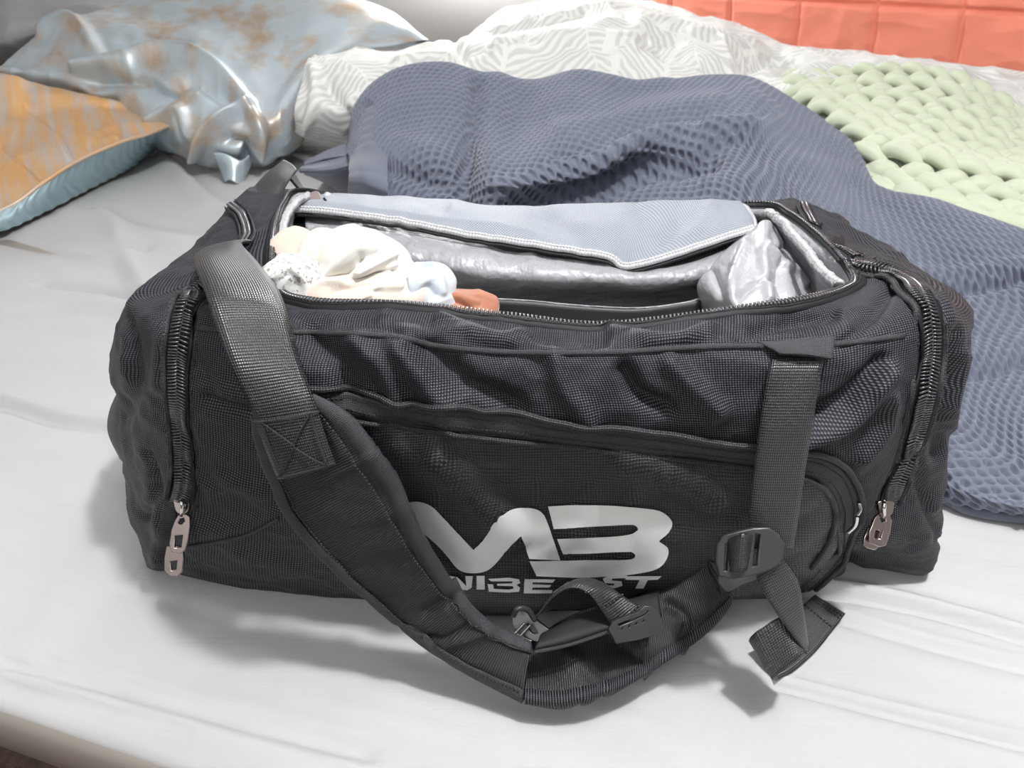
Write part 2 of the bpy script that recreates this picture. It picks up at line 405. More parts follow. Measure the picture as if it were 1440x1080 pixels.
Zw += gl([(-200, 520), (0, 566), (80, 590), (165, 603), (300, 640)], 0.010, -0.009)+gl([(-200, 505), (0, 556), (80, 581), (165, 594), (300, 630)], 0.009, 0.006)
Zw += gl([(1110, 828), (1220, 842), (1330, 866), (1460, 905)], 0.006, -0.006)+gl([(1110, 818), (1220, 830), (1330, 856), (1460, 893)], 0.008, 0.005)
Zw += gl([(1180, 870), (1300, 905), (1460, 945)], 0.007, -0.0045)+gl([(1180, 862), (1300, 897), (1460, 936)], 0.007, 0.003)
Zw += gl([(0, 927), (150, 965), (330, 1015), (520, 1062)], 0.004, -0.005)+gl([(60, 925), (200, 965), (360, 1010), (520, 1050)], 0.004, -0.004)
Zw += gl([(0, 952), (120, 985), (260, 1020)], 0.003, -0.003)+gl([(1090, 962), (1200, 990), (1440, 1048)], 0.005, -0.006)+gl([(1090, 954), (1200, 981), (1440, 1037)], 0.005, 0.003)
Zw += gl([(230, 220), (290, 280), (330, 300)], 0.02, 0.014)+gl([(150, 300), (180, 360), (210, 420)], 0.02, 0.010)+gl([(0, 330), (90, 350), (200, 350)], 0.02, -0.010)
Zw += gl([(60, 400), (150, 410), (200, 425)], 0.010, -0.010)+gl([(100, 300), (230, 340), (300, 345)], 0.03, 0.012)+gl([(10, 440), (110, 430), (190, 440)], 0.02, 0.008)
Zw += gl([(500, 1000), (700, 1040), (900, 1080)], 0.02, 0.002)
V[..., 2] += Zw*1.5
sheet = grid_obj('fitted_sheet', V, M['sheet'])
adopt(sheet, bed)
def oriented_box(name, s0, s1, t0, t1, z0, z1, mat_):
    c = np.array([*(edge_mid+e1*(s0+s1)/2+e2*(t0+t1)/2), (z0+z1)/2])
    o = boxes(name, [(c, np.array([*e1*(s1-s0)/2, 0]), np.array([*e2*(t1-t0)/2, 0]), np.array([0, 0, (z1-z0)/2]))], mat_)
    return adopt(o, bed)
oriented_box('mattress', -2.19, 2.19, -0.010, 2.59, -0.090, -0.016, M['mattress'])
oriented_box('bed_base', -2.1, 2.1, 0.30, 2.5, -0.5, -0.090, M['base'])

# ------------------------------------------------------------------ duffel bag: shell
bag = empty('duffel_bag', (0.0, 0.62, 0.0), 'open black woven duffel bag with white logo lettering on its front pocket', 'bag')
BAGP = []
def part(o, lab=None, kind=None):
    adopt(o, bag)
    if lab: o['label'] = lab
    if kind: o['kind'] = kind
    return o
def sub(o, parent, kind=None):
    o.parent = parent
    if kind: o['kind'] = kind
    return o
w = 'w'
R0 = [(246, 806, .503), (400, 838, .49), (560, 858, .48), (720, 865, .476), (880, 857, .48), (1030, 845, .487), (1125, 832, .492), (1212, 800, .515),
      (1300, 803, .512), (w, .33, .62, .004), (w, .31, .73, .004), (w, .24, .775, .004), (w, .08, .78, .004), (w, -.08, .78, .004), (w, -.24, .775, .004), (w, -.30, .73, .004), (w, -.31, .64, .004), (213, 782, .535)]
R1 = [(240, 740, .487), (400, 788, .462), (560, 805, .448), (720, 815, .443), (880, 815, .442), (1030, 805, .446), (1140, 785, .462), (1228, 735, .482),
      (1322, 755, .52), (w, .36, .62, .05), (w, .34, .74, .05), (w, .26, .79, .05), (w, .08, .80, .05), (w, -.08, .80, .05), (w, -.24, .79, .05), (w, -.31, .74, .05), (w, -.335, .64, .05), (192, 710, .555)]
R2 = [(248, 630, .475), (400, 680, .450), (560, 690, .441), (720, 700, .438), (880, 700, .438), (1030, 695, .437), (1150, 680, .44), (1262, 640, .468),
      (1328, 640, .53), (w, .365, .62, .14), (w, .35, .74, .13), (w, .27, .80, .13), (w, .08, .81, .13), (w, -.08, .81, .13), (w, -.24, .80, .13), (w, -.32, .75, .13), (w, -.372, .65, .13), (172, 590, .56)]
R3 = [(250, 520, .472), (400, 550, .445), (560, 560, .436), (720, 575, .432), (880, 580, .43), (1020, 580, .43), (1150, 572, .436), (1288, 545, .462),
      (1345, 540, .53), (w, .375, .62, .21), (w, .35, .74, .21), (w, .26, .80, .21), (w, .08, .81, .21), (w, -.08, .81, .21), (w, -.24, .80, .21), (w, -.33, .75, .21), (w, -.36, .65, .21), (163, 490, .555)]
R4 = [(262, 440, .487), (400, 466, .462), (560, 475, .452), (700, 492, .446), (850, 497, .442), (1010, 488, .446), (1150, 486, .452), (1296, 455, .478),
      (1366, 445, .54), (1326, 412, .61), (1208, 342, .735), (1110, 296, .79), (w, .09, .80, .262), (w, -.08, .80, .262), (w, -.22, .79, .268), (345, 275, .75), (270, 355, .645), (190, 428, .555)]
R4b = [(300, 418, .505), (400, 444, .482), (560, 450, .472), (715, 468, .466), (850, 478, .460), (1010, 462, .468), (1145, 452, .478), (1250, 420, .50),
       (1275, 390, .55), (1235, 365, .62), (1160, 308, .725), (1085, 290, .765), (w, .09, .785, .276), (w, -.08, .785, .276), (w, -.22, .78, .28), (375, 275, .73), (325, 335, .635), (262, 395, .55)]
R5 = [(390, 405, .53), (440, 426, .50), (570, 431, .492), (720, 448, .487), (850, 460, .482), (1010, 441, .488), (1125, 424, .50), (1183, 410, .525),
      (1200, 393, .555), (1168, 350, .62), (1112, 303, .70), (1062, 288, .745), (880, 300, .76), (720, 298, .765), (560, 292, .765), (432, 268, .75), (400, 288, .70), (386, 340, .60)]
NR, NC = 150, 520
SH = surf([R0, R1, R2, R3, R4, R4b, R5], NR, NC, closed=True)
SN = gnormals(SH, True)
cen = np.array([0, .62, .15]);
if ((SH-cen)*SN).sum(-1).mean() < 0: SN = -SN
rowf = np.linspace(0, 1, NR)[:, None]*np.ones((1, NC))
front = (SH[..., 1] < 0.60)*1.0
edge = np.clip((1-rowf)/0.06, 0, 1)*np.clip(rowf/0.04, 0, 1)
Q = SH.copy(); Q[..., 0] *= 0.8
D = (0.0035*fbm(Q, 16, 2, 21)+0.0016*ridged(Q, 34, 2, 33))*edge
endm = np.clip((np.abs(SH[..., 0]-0.01)-0.27)/0.05, 0, 1)
D += 0.0042*ridged(SH*np.array([1, 1, .5]), 15, 1, 3)*endm*edge
SH = SH+SN*D[..., None]
fold = [
 ([(560, 490), (600, 540), (640, 585)], 16, 0.0117), ([(600, 485), (650, 535), (720, 570)], 18, -0.0117), ([(440, 480), (480, 520), (490, 565)], 18, -0.0097),
 ([(500, 480), (540, 520), (560, 560)], 14, 0.0097), ([(780, 500), (790, 540), (830, 590)], 14, 0.0078), ([(880, 520), (900, 555), (940, 575)], 12, -0.0136),
 ([(940, 510), (975, 545), (1010, 575)], 14, 0.0097), ([(1040, 470), (1090, 455), (1170, 440)], 9, -0.0078), ([(1120, 620), (1190, 590), (1250, 520)], 12, 0.0117),
 ([(1130, 590), (1190, 560), (1240, 510)], 11, -0.0117), ([(1190, 480), (1230, 440), (1260, 400)], 11, -0.0058), ([(1210, 640), (1240, 600), (1250, 560)], 12, 0.0097),
 ([(430, 455), (520, 450), (560, 470)], 10, -0.0058), ([(620, 452), (700, 480), (740, 470)], 9, 0.0078), ([(740, 465), (800, 485), (850, 480)], 8, -0.0058),
 ([(860, 470), (940, 482), (1000, 465)], 8, 0.0078), ([(620, 640), (680, 690), (720, 740)], 18, 0.0097), ([(880, 640), (940, 660), (1000, 690)], 16, 0.0078),
 ([(290, 560), (340, 575), (370, 580)], 9, -.005), ([(290, 545), (340, 558), (380, 564)], 11, .004), ([(270, 755), (310, 748), (360, 735), (400, 715)], 12, .004),
 ([(265, 450), (275, 500), (300, 545)], 12, -.003), ([(300, 690), (330, 680), (370, 690)], 16, .004),
 # seams that separate the end pockets
 ([(275, 420), (258, 470), (256, 560), (262, 640), (250, 720), (236, 790)], 8, -.003), ([(1240, 388), (1296, 420), (1306, 470), (1296, 540), (1270, 640), (1245, 700), (1205, 790)], 8, -.003),
 ([(215, 700), (225, 740), (222, 790)], 10, .006), ([(205, 640), (220, 690), (205, 730)], 8, -.006),
 ([(1200, 800), (1195, 770), (1215, 730)], 9, -.010), ([(1340, 470), (1325, 540), (1320, 640)], 10, -.007), ([(1355, 500), (1340, 560), (1335, 600)], 8, .006),
 ([(1320, 420), (1330, 470), (1300, 560)], 12, .006), ([(1285, 640), (1300, 700), (1320, 760)], 8, -.006), ([(1250, 760), (1280, 770), (1310, 750)], 12, .004),
 ([(200, 440), (230, 470), (225, 540)], 12, .006), ([(180, 450), (190, 520), (180, 580)], 12, -.005),
]
SH = strokes(SH, SN, fold, front)
SH[..., 2] = np.maximum(SH[..., 2], 0.002)
shell = part(grid_obj('body', SH, M['nylon'], closed=True))
# keep indices of the ring mesh for ray casts (front, ends, top)
bvh = BVHTree.FromPolygons([Vector(v) for v in SH.reshape(-1, 3)], [tuple(int(i) for i in f) for f in grid_faces(NR, NC, closed=True)])
def cast(px, py, off=0.0):
    d = Vector(ray(px, py)); d.normalize(); h = bvh.ray_cast(Vector((0, 0, H)), d)
    if h[0] is None:
        # nearest point of the bag to the sight line
        p0 = Vector((0, 0, H))+d*0.62; h = bvh.find_nearest(p0)
    n = h[1].copy()
    if n.dot(d) > 0: n = -n
    return np.array(h[0]+n*off), np.array(n)
def onshell(p, off, ref):
    h = bvh.find_nearest(Vector(p)); n = h[1].copy()
    if n.dot(Vector(ref)) < 0: n = -n
    return np.array(h[0]+n*off)
def cast_line(line, n, off=0.0):
    l = cr(np.array(line, float), n); r = [cast(x, y, off) for x, y in l]
    p = np.array([a for a, _ in r]); nn = np.array([b for _, b in r])
    for _ in range(3):
        p[1:-1] = (p[:-2]+2*p[1:-1]+p[2:])/4; nn[1:-1] = (nn[:-2]+2*nn[1:-1]+nn[2:])/4
    nn /= np.linalg.norm(nn, axis=1, keepdims=True)
    return p, nn
def ribbon_on(name, line, n, width, off, mat_, parent=None, thick=0.0012, k=7):
    p, nn = cast_line(line, n, off); T = np.gradient(p, axis=0); T /= np.linalg.norm(T, axis=1, keepdims=True)
    Sd = np.cross(nn, T); Sd /= np.linalg.norm(Sd, axis=1, keepdims=True)
    V = np.zeros((n, k, 3))
    for j in range(k):
        a = (j/(k-1)-.5)*width
        for i in range(n): V[i, j] = onshell(p[i]+Sd[i]*a, off, nn[i])
    for _ in range(2): V[1:-1] = (V[:-2]+2*V[1:-1]+V[2:])/4
    N = np.repeat(nn[:, None], k, 1)
    if (gnormals(V)*N).sum() < 0: V = V[:, ::-1]
    return grid_obj(name, V, mat_, parent, thick=thick+off*0.9, N=N), p, nn, Sd
def teeth_on(name, p, nn, Sd, pitch, half, mat_, parent, off=0.0016, gap=0.0):
    half = half
    L = np.concatenate([[0], np.cumsum(np.linalg.norm(np.diff(p, axis=0), axis=1))]); n = int(L[-1]/pitch)
    s = (np.arange(n)+.5)*pitch
    I = lambda A: np.stack([np.interp(s, L, A[:, c]) for c in range(3)], 1)
    pp, nq, sd = I(p), I(nn), I(Sd); T = np.gradient(pp, axis=0); T /= np.linalg.norm(T, axis=1, keepdims=True)
    it = []
    for i in range(n):
        for sg in (-1, 1):
            c = pp[i]+nq[i]*off+sd[i]*sg*(half*.55+gap)+T[i]*(pitch*.25*sg)
            it.append((c, (sd[i]+T[i]*0.25*sg)*half*.6, T[i]*pitch*.24, nq[i]*0.0010))
    return boxes(name, it, mat_, parent, 'stuff')
def stitches(name, line, mat_, parent, off=0.0008, pitch=0.0032, casted=None, r=0.0004):
    p, nn = casted if casted is not None else cast_line(line, 120, off)
    L = np.concatenate([[0], np.cumsum(np.linalg.norm(np.diff(p, axis=0), axis=1))]); n = max(3, int(L[-1]/pitch)); s = (np.arange(n)+.5)*pitch
    I = lambda A: np.stack([np.interp(s, L, A[:, c]) for c in range(3)], 1)
    pp, nq = I(p), I(nn); T = np.gradient(pp, axis=0); T /= np.linalg.norm(T, axis=1, keepdims=True); Sd = np.cross(nq, T)
    return boxes(name, [(pp[i], T[i]*pitch*.32, Sd[i]*r, nq[i]*r) for i in range(n)], mat_, parent, 'stuff')

# seam tubes: front top seam, corner seams
def seam(name, line, r, off=0.0005, n=120, m='tape', lab=None):
    p, nn = cast_line(line, n, off); o = part(tube(name, p, r, M[m], seg=8)); return o, p, nn
o, p, nn = seam('top_seam', [(282, 462), (340, 466), (420, 468), (500, 470), (560, 475), (620, 487), (690, 494), (780, 497), (880, 495), (960, 489), (1060, 487), (1160, 486), (1270, 472)], .0022)
stitches('stitching', None, M['stitch'], o, casted=(p+np.array([0, -.001, -.0045]), nn), off=.002)
seam('side_seam', [(262, 768), (300, 762), (350, 750), (392, 728)], .0015, off=.0012)

# ------------------------------------------------------------------ end pocket zippers
def side_zip(line, n, tape_w=.024):
    tp, p, nn, Sd = ribbon_on('zipper_tape', line, n, tape_w, .0025, M['black']); part(tp)
    sub(teeth_on('zipper_teeth', p, nn, Sd, .0026 if tape_w > .02 else .002, tape_w*.26, M['teeth'], None, off=.0032), tp, 'stuff'); bpy.context.view_layer.update()
    for sg in (-1, 1):
        q = p+Sd*sg*tape_w*.5+nn*.001
        c = tube('piping', q, .1*tape_w, M['tape'], seg=8); sub(c, tp)
        sub(stitches('stitching', None, M['stitch'], None, casted=(q+nn*.0024, nn)), tp, 'stuff')
    return tp
lz = side_zip([(330, 392), (300, 400), (270, 425), (258, 470), (255, 540), (262, 620), (262, 670), (256, 705)], 90)
rz = side_zip([(1196, 376), (1235, 384), (1275, 402), (1298, 440), (1303, 490), (1296, 550), (1278, 620), (1258, 670), (1243, 708)], 100)
side_zip([(328, 292), (343, 310), (350, 333), (343, 350), (330, 362)], 40, .012)
side_zip([(1080, 292), (1100, 305), (1125, 335), (1150, 358), (1190, 374)], 50, .015)
side_zip([(1128, 292), (1140, 320), (1160, 345), (1205, 368)], 40, .012)

# end tail under the left pull, dark placket piece
fl, _, _, _ = ribbon_on('zipper_placket', [(240, 700), (236, 740), (226, 785)], 30, .012, .002, M['nylon_rib']); part(fl)

# ------------------------------------------------------------------ main opening: hem tape, zipper, lining
rim = SH[-1].copy()
rimn = SN[-1]
def ringrow(k): return cr(np.array([pt(t) for t in k]), NC, True)
nxt = SH[-9]
down = nxt-rim; down /= np.linalg.norm(down, axis=1, keepdims=True)
up = np.cross(np.roll(rim, -1, 0)-np.roll(rim, 1, 0), down); up /= np.linalg.norm(up, axis=1, keepdims=True)
if up[:, 2].mean() < 0: up = -up
V = np.stack([rim+down*a+up*b for a, b in ((-.0030, -.0015), (-.0030, .0016), (.003, .0026), (.0085, .0026), (.0095, -.0010))])
V[..., :] = V
ht = part(grid_obj('opening_hem', V, M['black'], closed=True))
# zipper teeth follow the rim from the left rear corner round the front to the right rear corner
idx = np.r_[np.arange(int(NC*15.3/18), NC), np.arange(0, int(NC*11.2/18))]
pz = rim[idx]+up[idx]*.0028+down[idx]*.0005
it = []
L = np.concatenate([[0], np.cumsum(np.linalg.norm(np.diff(pz, axis=0), axis=1))]); n = int(L[-1]/.0030); s = (np.arange(n)+.5)*.0030
pp = np.stack([np.interp(s, L, pz[:, c]) for c in range(3)], 1); dd = np.stack([np.interp(s, L, down[idx][:, c]) for c in range(3)], 1); uu = np.stack([np.interp(s, L, up[idx][:, c]) for c in range(3)], 1)
T = np.gradient(pp, axis=0); T /= np.linalg.norm(T, axis=1, keepdims=True)
for i in range(n): it.append((pp[i], T[i]*.0009, dd[i]*.0027, uu[i]*.0015))
sub(boxes('zipper_teeth', it, M['teeth'], None), ht, 'stuff')
L2 = (pz+down[idx]*.0048)
sub(tube('zipper_cord', L2[::3], .0009, M['black'], seg=6), ht)

# lining: from the rim inwards and down
cen2 = np.array([0.03, .63])
def inset(ring, k, z, ease=0.0):
    r = ring.copy(); r[:, :2] = cen2+(ring[:, :2]-cen2)*k; r[:, 2] = z if np.isscalar(z) else z; return r
rows = [rim-up*.0022+down*0.0, inset(rim, .985, rim[:, 2]-.012), inset(rim, 1.02, rim[:, 2]-.04), inset(rim, 1.07, .20), inset(rim, 1.07, .13), inset(rim, 1.0, .07), inset(rim, .8, .045), inset(rim, .1, .04)]
V = cr(np.array(rows), 46)
N = gnormals(V, True)
V += N*(0.004*ridged(V, 12, 1, 7)*np.clip(np.linspace(0, 1, 46)/.12, 0, 1)[:, None])[..., None]
part(grid_obj('lining', V, M['lining'], closed=True), 'silver grey satin lining inside the bag')
part(grid_obj('inner_base', surf([[(w, -.22, .52, .052), (w, .25, .52, .052)], [(w, -.22, .72, .052), (w, .25, .72, .052)]], 6, 12), M['dark_lining'], thick=.004))
# inner binding (pale grey) at both ends of the opening
def bind(line, r, flat=1.0, n=60):
    p = cr(np.array([pt(t) for t in line]), n); jig = np.random.rand(n, 3)*.0018
    return part(tube('lining_binding', p+jig, r, M['binding'], seg=8, flat=flat), 'pale grey ribbed binding tape')
bind([(432, 276, .735), (414, 288, .70), (400, 310, .65), (393, 345, .60), (392, 372, .565), (382, 392, .54)], .0038)
bind([(1078, 300, .71), (1096, 312, .69), (1112, 330, .66), (1130, 350, .63), (1146, 372, .60), (1164, 392, .57), (1180, 404, .55)], .0045)

# lid folded open over the rear edge, with net pocket on its inner side
top = [(440, 283, .755), (480, 281, .76), (560, 286, .765), (640, 292, .768), (720, 298, .77), (850, 293, .768), (960, 289, .76), (1040, 290, .745)]
bot = [(398, 299, .715), (452, 300, .71), (560, 314, .70), (640, 330, .69), (720, 343, .68), (850, 363, .665), (895, 376, .66), (1062, 323, .70)]
topb = [(x, y+4, Y+.012) for x, y, Y in top]
backr = [(w, *(P(x, y, Y+.05)[:2]), .215) for x, y, Y in top]
mid = [((a[0]+b[0])/2, (a[1]+b[1])/2-2, (a[2]+b[2])/2) for a, b in zip(top, bot)]
LV = surf([backr, topb, top, mid, bot], 60, 150); LV[..., 2] -= .013*np.clip((np.arange(60)-25)/8., 0, 1)[:, None]; LV[:, :, 1] += .0
lid_out = LV.copy()
net = surf([top, mid, bot], 40, 150); N = gnormals(net)
if N[..., 2].mean() < 0: N = -N
ef = np.clip((1-np.linspace(0, 1, 40))/.25, 0, 1)[:, None]*np.ones((1, 150))
net = net+N*(.0015+(.005+.0014*fbm(net, 26, 2, 5))*ef)[..., None]
net = strokes(net, N, [([(640, 295), (690, 315), (730, 340)], 12, .004), ([(760, 300), (800, 330), (880, 365)], 16, -.004), ([(1000, 295), (985, 320), (940, 355)], 10, .005), ([(900, 300), (930, 320), (920, 360)], 14, -.003)], ef)
lid = part(grid_obj('lid', LV, M['nylon'], thick=.0015))
npk = part(grid_obj('mesh_pocket', net, M['net'], thick=.0006), 'pale grey net pocket on the folded back lid')
p = cr(np.array([pt(t) for t in bot]), 110); p[:, 2] += .003+.0009*noise(p, 90, 3)
sub(tube('binding', p, .0042, M['binding'], seg=8, flat=.55), npk); p2 = p+np.array([0, -.003, -.004])
sub(stitches('stitching', None, M['duvet_hem'], None, casted=(p+np.array([0, -.001, .0026]), np.tile([0, -.5, .86], (110, 1))), r=.0005), npk, 'stuff')
part(tube('lid_zipper_edge', p2+np.array([0, 0, -.0015]), .0018, M['black'], seg=6))
# lid corner flap on the right
fr = surf([[(1033, 296, .735), (1042, 288, .74), (1052, 292, .735)], [(1031, 310, .72), (1046, 305, .72), (1062, 308, .715)], [(1034, 328, .70), (1048, 326, .70), (1066, 322, .70)]], 16, 12)
part(grid_obj('lid_corner', fr, M['binding'], thick=.002), 'pale grey corner flap of the lid')
fr = surf([[(452, 284, .75), (460, 272, .75), (470, 283, .75)], [(446, 296, .725), (456, 290, .725), (474, 296, .725)], [(440, 303, .71), (456, 304, .71), (480, 304, .71)]], 12, 12)
part(grid_obj('lid_corner', fr, M['binding'], thick=.002), 'pale grey corner flap of the lid')
# rear lining bulge beneath the lid
rows = [[(430, 300, .735), (560, 318, .725), (700, 348, .715), (850, 366, .71), (900, 378, .705), (980, 362, .705), (1050, 335, .715)],
        [(430, 320, .705), (560, 338, .69), (700, 362, .67), (850, 380, .66), (900, 388, .655), (980, 376, .67), (1045, 350, .69)],
        [(432, 345, .69), (560, 366, .665), (700, 390, .65), (850, 398, .648), (900, 402, .648), (980, 392, .66), (1040, 372, .68)],
        [(440, 380, .71), (560, 400, .69), (700, 420, .68), (850, 418, .68), (900, 418, .68), (980, 414, .69), (1030, 400, .70)],
        [(450, 440, .72), (560, 450, .71), (700, 455, .71), (850, 455, .71), (900, 455, .71), (980, 450, .72), (1020, 440, .72)]]
V = surf(rows, 70, 190); N = gnormals(V)
if N[..., 1].mean() > 0: N = -N
V += N*(.003*ridged(V*np.array([1.6, 1, .4]), 16, 1, 41)*np.clip(1-np.abs(np.linspace(-.5, 1.2, 70)), 0, 1)[:, None])[..., None]
part(grid_obj('padded_lining', V, M['lining'], thick=.002), 'puffy silver grey lining of the rear wall')
# inner slip pocket with a thin welt
p = np.array([pt(t) for t in [(690, 420, .64), (745, 423, .64), (820, 430, .64), (900, 433, .64), (960, 426, .64), (985, 420, .64)]])
slip = part(grid_obj('inner_pocket', surf([[(690, 421, .64), (745, 424, .64), (820, 431, .64), (900, 434, .64), (985, 422, .64)], [(690, 470, .635), (745, 470, .635), (820, 475, .635), (900, 475, .635), (985, 470, .635)]], 8, 40), M['dark_lining'], thick=.002))
sub(tube('welt', p, .0009, M['lining'], n=50, seg=6), slip)
# shoe compartment lining pushed up at the right end
rows = [[(1046, 330, .70), (1062, 317, .70), (1076, 312, .70), (1090, 318, .705), (1100, 335, .71)],
        [(1022, 352, .675), (1046, 345, .655), (1075, 344, .65), (1103, 350, .66), (1122, 372, .69)],
        [(1003, 376, .655), (1035, 380, .625), (1070, 384, .615), (1106, 386, .63), (1134, 402, .67)],
        [(984, 400, .65), (1018, 412, .60), (1064, 418, .585), (1110, 416, .60), (1142, 420, .64)],
        [(988, 425, .64), (1018, 440, .59), (1064, 445, .575), (1110, 440, .585), (1145, 440, .62)],
        [(1000, 470, .64), (1020, 490, .59), (1064, 490, .575), (1110, 490, .585), (1140, 480, .62)]]
V = surf(rows, 90, 110); N = gnormals(V)
if N[..., 1].mean() > 0: N = -N
V += N*(.0028*ridged(V*np.array([1.2, 1, .5]), 13, 1, 52))[..., None]
V = strokes(V, N, [([(1076, 320), (1072, 360), (1080, 420)], 7, .006), ([(1100, 350), (1098, 400), (1110, 430)], 6, -.007), ([(1050, 345), (1030, 400), (1040, 440)], 7, .005), ([(1078, 350), (1110, 375), (1130, 400)], 5, .006), ([(1040, 420), (1062, 400), (1090, 395)], 5, -.005), ([(1004, 385), (1012, 410), (1010, 440)], 6, -.006)])
part(grid_obj('side_compartment_lining', V, M['pouch'], thick=.001), 'shiny crumpled silver lining pushed up at the right end')
V = surf([[(985, 442, .55), (1010, 434, .55), (1035, 440, .55)], [(985, 470, .55), (1010, 462, .55), (1035, 468, .55)]], 8, 16)
part(grid_obj('net_edge', V, M['net'], thick=.002))
# metal slider at the left rear corner
pixplate_n = (0, -.8, .6)
sl = part(pixplate('zipper_pull', [(437, 272), (447, 270), (452, 280), (450, 294), (440, 295), (435, 284)], [], P(444, 283, .728), pixplate_n, .0016, M['metal'], None, smoothn=24))
sub(tube('ring', [P(x, y, .725) for x, y in [(455, 278), (459, 284), (457, 292), (451, 288)]], .0012, M['plastic'], seg=6, n=20), sl)

# ------------------------------------------------------------------ front pocket: panel, piping, zipper
def patch(name, outline, off, mat_, step=9, dense=4, bulge=0.0, thick=0.0, soft=30):
    o = np.array(outline, float)
    per = np.concatenate([np.linspace(a, b, max(2, int(np.hypot(*(b-a))/dense)+1))[:-1] for a, b in zip(o, np.roll(o, -1, 0))])
    x0, y0 = per.min(0); x1, y1 = per.max(0)
    gx, gy = np.meshgrid(np.arange(x0, x1, step), np.arange(y0, y1, step)); g = np.stack([gx.ravel(), gy.ravel()], 1)
    ins = np.zeros(len(g), bool); a = per; b = np.roll(per, -1, 0)
    for (ax, ay), (bx, by) in zip(a, b):
        if ay == by: continue
        c = ((ay > g[:, 1]) != (by > g[:, 1])) & (g[:, 0] < (bx-ax)*(g[:, 1]-ay)/(by-ay)+ax); ins ^= c
    g = g[ins]; d = segdist(g[:, 0], g[:, 1], np.concatenate([per, per[:1]])); g = g[d > step*.35]; d = d[d > step*.35] if len(g) else d
    pts = np.concatenate([per, g]); n = len(per)
    r = delaunay_2d_cdt([Vector(p) for p in pts], [], [list(range(n))], 1, 1e-5)
    vv = np.array([[v.x, v.y] for v in r[0]]); F = np.array([list(f) for f in r[2] if len(f) == 3])
    dd = segdist(vv[:, 0], vv[:, 1], np.concatenate([per, per[:1]]))
    V = np.array([cast(x, y, off+bulge*(1-math.exp(-dd[k]/soft)))[0] for k, (x, y) in enumerate(vv)])
    e1_, e2_ = V[F[:, 1]]-V[F[:, 0]], V[F[:, 2]]-V[F[:, 0]]; nn = np.cross(e1_, e2_)
    if nn[:, 1].sum() > 0: F = F[:, ::-1]
    uv = vv*0.00045; uv[:, 1] *= -1.15
    return link(name, np_mesh(name, V, F, uv), mat_), V, F
pl_line = [(330, 552), (440, 563), (520, 572), (640, 588), (800, 606), (940, 622), (1060, 637), (1120, 647), (1160, 662), (1183, 688), (1190, 722), (1182, 760), (1160, 795), (1128, 826)]
outl = [(428, 592)]+[(x-4 if x > 1100 else x, y+16) for x, y in pl_line[1:-1]]+[(1122, 838), (1030, 846), (880, 857), (720, 864), (590, 859), (530, 800), (470, 725), (436, 650)]
outl = [tuple(p) for p in cr(np.array(outl[:14], float), 60)]+outl[14:]
pk, pkV, pkF = patch('front_pocket', outl, .0035, M['pocket_nylon'], step=8, bulge=.005, soft=26)
part(pk)
shell_bvh = bvh
allV = np.concatenate([SH.reshape(-1, 3), pkV]); 
bvh = BVHTree.FromPolygons([Vector(v) for v in allV], [tuple(int(i) for i in f) for f in grid_faces(NR, NC, closed=True)]+[tuple(int(i)+NR*NC for i in f) for f in pkF])
full_bvh = bvh
bvh = shell_bvh
zt, p, nn, Sd = ribbon_on('pocket_zipper', [(400, 560)]+pl_line[1:-1]+[(1128, 826)], 170, .017, .0045, M['tape']); part(zt)
for sg, rr in ((-1, .0019), (1, .0026)):
    q = p+Sd*sg*.0112+nn*.0008; sub(tube('piping', q, rr, M['pocket_nylon'], seg=8), zt)
sub(stitches('stitching', None, M['stitch'], None, casted=(p+Sd*.004+nn*.0006, nn)), zt, 'stuff')
sub(stitches('stitching', None, M['stitch'], None, casted=(p-Sd*.004+nn*.0006, nn)), zt, 'stuff')
q = cr(np.array([(440, 578), (640, 603), (940, 637), (1060, 652), (1115, 662), (1148, 676), (1168, 700), (1174, 725), (1165, 762), (1140, 798)], float), 150)
bvh = full_bvh
pp = np.array([cast(x, y, .0008)[0] for x, y in q])
for _ in range(4): pp[1:-1] = (pp[:-2]+2*pp[1:-1]+pp[2:])/4
sub(tube('piping', pp, .0026, M['pocket_nylon'], seg=8), zt)
# little pull of the pocket zipper
c0 = cast(1196, 712, .006)[0]
pu = part(tube('pocket_zipper_pull', [c0+np.array([.001, 0, .009]), c0+np.array([.0022, -.002, .004]), c0+np.array([.001, -.003, -.001])], .0016, M['chrome'], n=16, seg=8))
sub(tube('pull_tab', [c0+np.array([.001, -.003, -.002]), c0+np.array([.002, -.003, -.012]), c0+np.array([-.0015, -.002, -.021])], .0017, M['chrome'], n=16, seg=8), pu)

